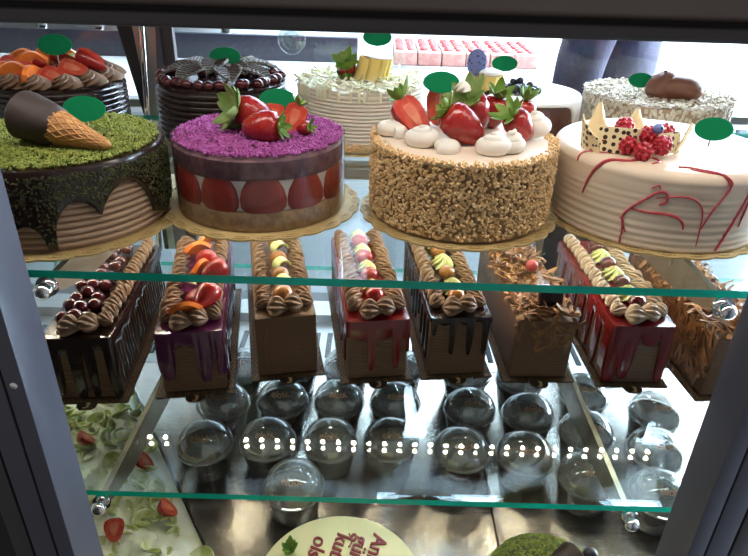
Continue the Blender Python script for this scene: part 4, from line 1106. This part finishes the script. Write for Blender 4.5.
# ------------------------------------------------------------------ the two cakes at the front of the deck
ann = thing('lettered_cake', 'small pale yellow cake with maroon lettering on its top', 'cake', (-.030, .476, DK + .0003))
part('icing', lathe([(.0001, 0), (.099, 0), (.1005, .003), (.1005, .068), (.098, .0755), (.091, .079), (.0001, .0795)], 80), 'yellow_icing', ann)
bd = MB().add(rosette_shape(.0075, .008, 6, 1.5)).mesh('bead', 'yellow_icing')
for k in range(36): link('icing_bead', bd, ann, T(.1035 * cos(2 * PI * k / 36), .1035 * sin(2 * PI * k / 36), 0.0))
dirw = rad(-104)
for wd, ox, oy in (('Anne', .040, .020), ('günün', .018, .017), ('kutlu', -.006, .018), ('olsun', -.034, .012)):
    tv, tf = text_geo(wd, .027, .0008, .15)
    w0 = min(p[0] for p in tv); tv = [(p[0] - w0, p[1], p[2]) for p in tv]
    part('lettering', (tv, tf), 'maroon', ann, T(ox, oy + .050, .0802) @ RZ(dirw))
part('lettering_flourish', tube([(-.004 + .004 * sin(t * 3), .055 - t * .02, .0805) for t in rg(8, 0, 1)], .001, 6), 'maroon', ann, T(.012, .012, 0))
cr = crown(9, .016, .008, .5, .6).build('leaf_ornament', 'leaf', ann, T(-.062, .040, .080))

gc = thing('pistachio_dome_cake', 'domed cake of green pistachio crumbs with wafer cone and dark chocolate balls', 'cake', (.222, .492, DK + .0003))
dp = [(.0001, 0), (.080, 0), (.083, .01), (.082, .04), (.074, .062), (.058, .078), (.036, .088), (.015, .092), (.0001, .0925)]
part('cake_body', lathe(dp, 64), 'pist_dark', gc)
def dome_pt():
    i = random.choices(range(2, 7), (2, 3, 3, 3, 2))[0]; t = R(0, 1); a = R(0, 6.283)
    q = dp[i][0] + (dp[i + 1][0] - dp[i][0]) * t; z = dp[i][1] + (dp[i + 1][1] - dp[i][1]) * t; return (q * cos(a), q * sin(a), z)
q = crumbs(dome_pt, 5500, .0012, .0024).build('pistachio_crumbs', 'pist', gc); q['kind'] = 'stuff'
p0, p1 = Vector((-.040, -.030, .088)), Vector((.026, .002, .102)); ax = p1 - p0; L2 = ax.length
q2 = ax.to_track_quat('Z', 'Y').to_matrix().to_4x4()
cn = part('wafer_cone', lathe([(.0001, 0), (.005, .003), (.022, L2), (.020, L2 + .002), (.0001, L2 - .002)], 32), 'waffle', gc, T(*p0) @ q2)
wg = MB()
for sgn in (1, -1):
    for k in range(10): wg.add(tube([((.005 + .017 * t) * cos(2 * PI * k / 10 + sgn * t * 2.2), (.005 + .017 * t) * sin(2 * PI * k / 10 + sgn * t * 2.2), .003 + t * (L2 - .004)) for t in rg(14, 0, 1)], .0008, 5))
wg.build('waffle_ridges', 'waffle', cn)
part('chocolate_dip', lathe([(.0001, L2 * .55), (.0165, L2 * .56), (.0215, L2 * .8), (.0255, L2 * 1.02), (.02, L2 * 1.06), (.0001, L2 * 1.05)], 32, lambda a, t: 1 + .06 * sin(4 * a + 3 * t)), 'choc_matt', gc, T(*p0) @ q2)
for x, y, z in ((.050, .022, .090), (.060, .010, .086), (.052, -.002, .094), (.066, -.006, .084), (.052, -.020, .092), (.070, .020, .078), (.064, -.022, .084), (.076, .006, .076)):
    part('chocolate_ball', ell(.0095, None, None, 16, 12), 'black_berry', gc, T(x, y, z))

# ------------------------------------------------------------------ camera, daylight, exposure
cam = bpy.data.cameras.new('camera'); co = bpy.data.objects.new('camera', cam); C.objects.link(co)
cam.sensor_width = 36; cam.lens = 627 / 748 * 36; cam.clip_start = .02
th, ph = rad(28.3), rad(1.7)
F_ = Vector((0, cos(th), -sin(th))); U0 = Vector((0, sin(th), cos(th))); R0 = Vector((1, 0, 0))
Rv = R0 * cos(ph) + U0 * sin(ph); Uv = U0 * cos(ph) - R0 * sin(ph)
co.matrix_world = Matrix(((Rv.x, Uv.x, -F_.x, 0), (Rv.y, Uv.y, -F_.y, 0), (Rv.z, Uv.z, -F_.z, EYE), (0, 0, 0, 1)))
sc = bpy.context.scene; sc.camera = co

w = bpy.data.worlds.new('world'); sc.world = w; w.use_nodes = True
bg = w.node_tree.nodes['Background']; bg.inputs[0].default_value = (1.0, .95, .90, 1); bg.inputs[1].default_value = .19

sc.view_settings.view_transform = 'Standard'; sc.view_settings.look = 'None'; sc.view_settings.gamma = 1.0
sc.view_settings.use_curve_mapping = False; sc.view_settings.exposure = 0.55
sc.cycles.use_denoising = True
sc.cycles.max_bounces = 14; sc.cycles.transparent_max_bounces = 32; sc.cycles.glossy_bounces = 6; sc.cycles.diffuse_bounces = 3
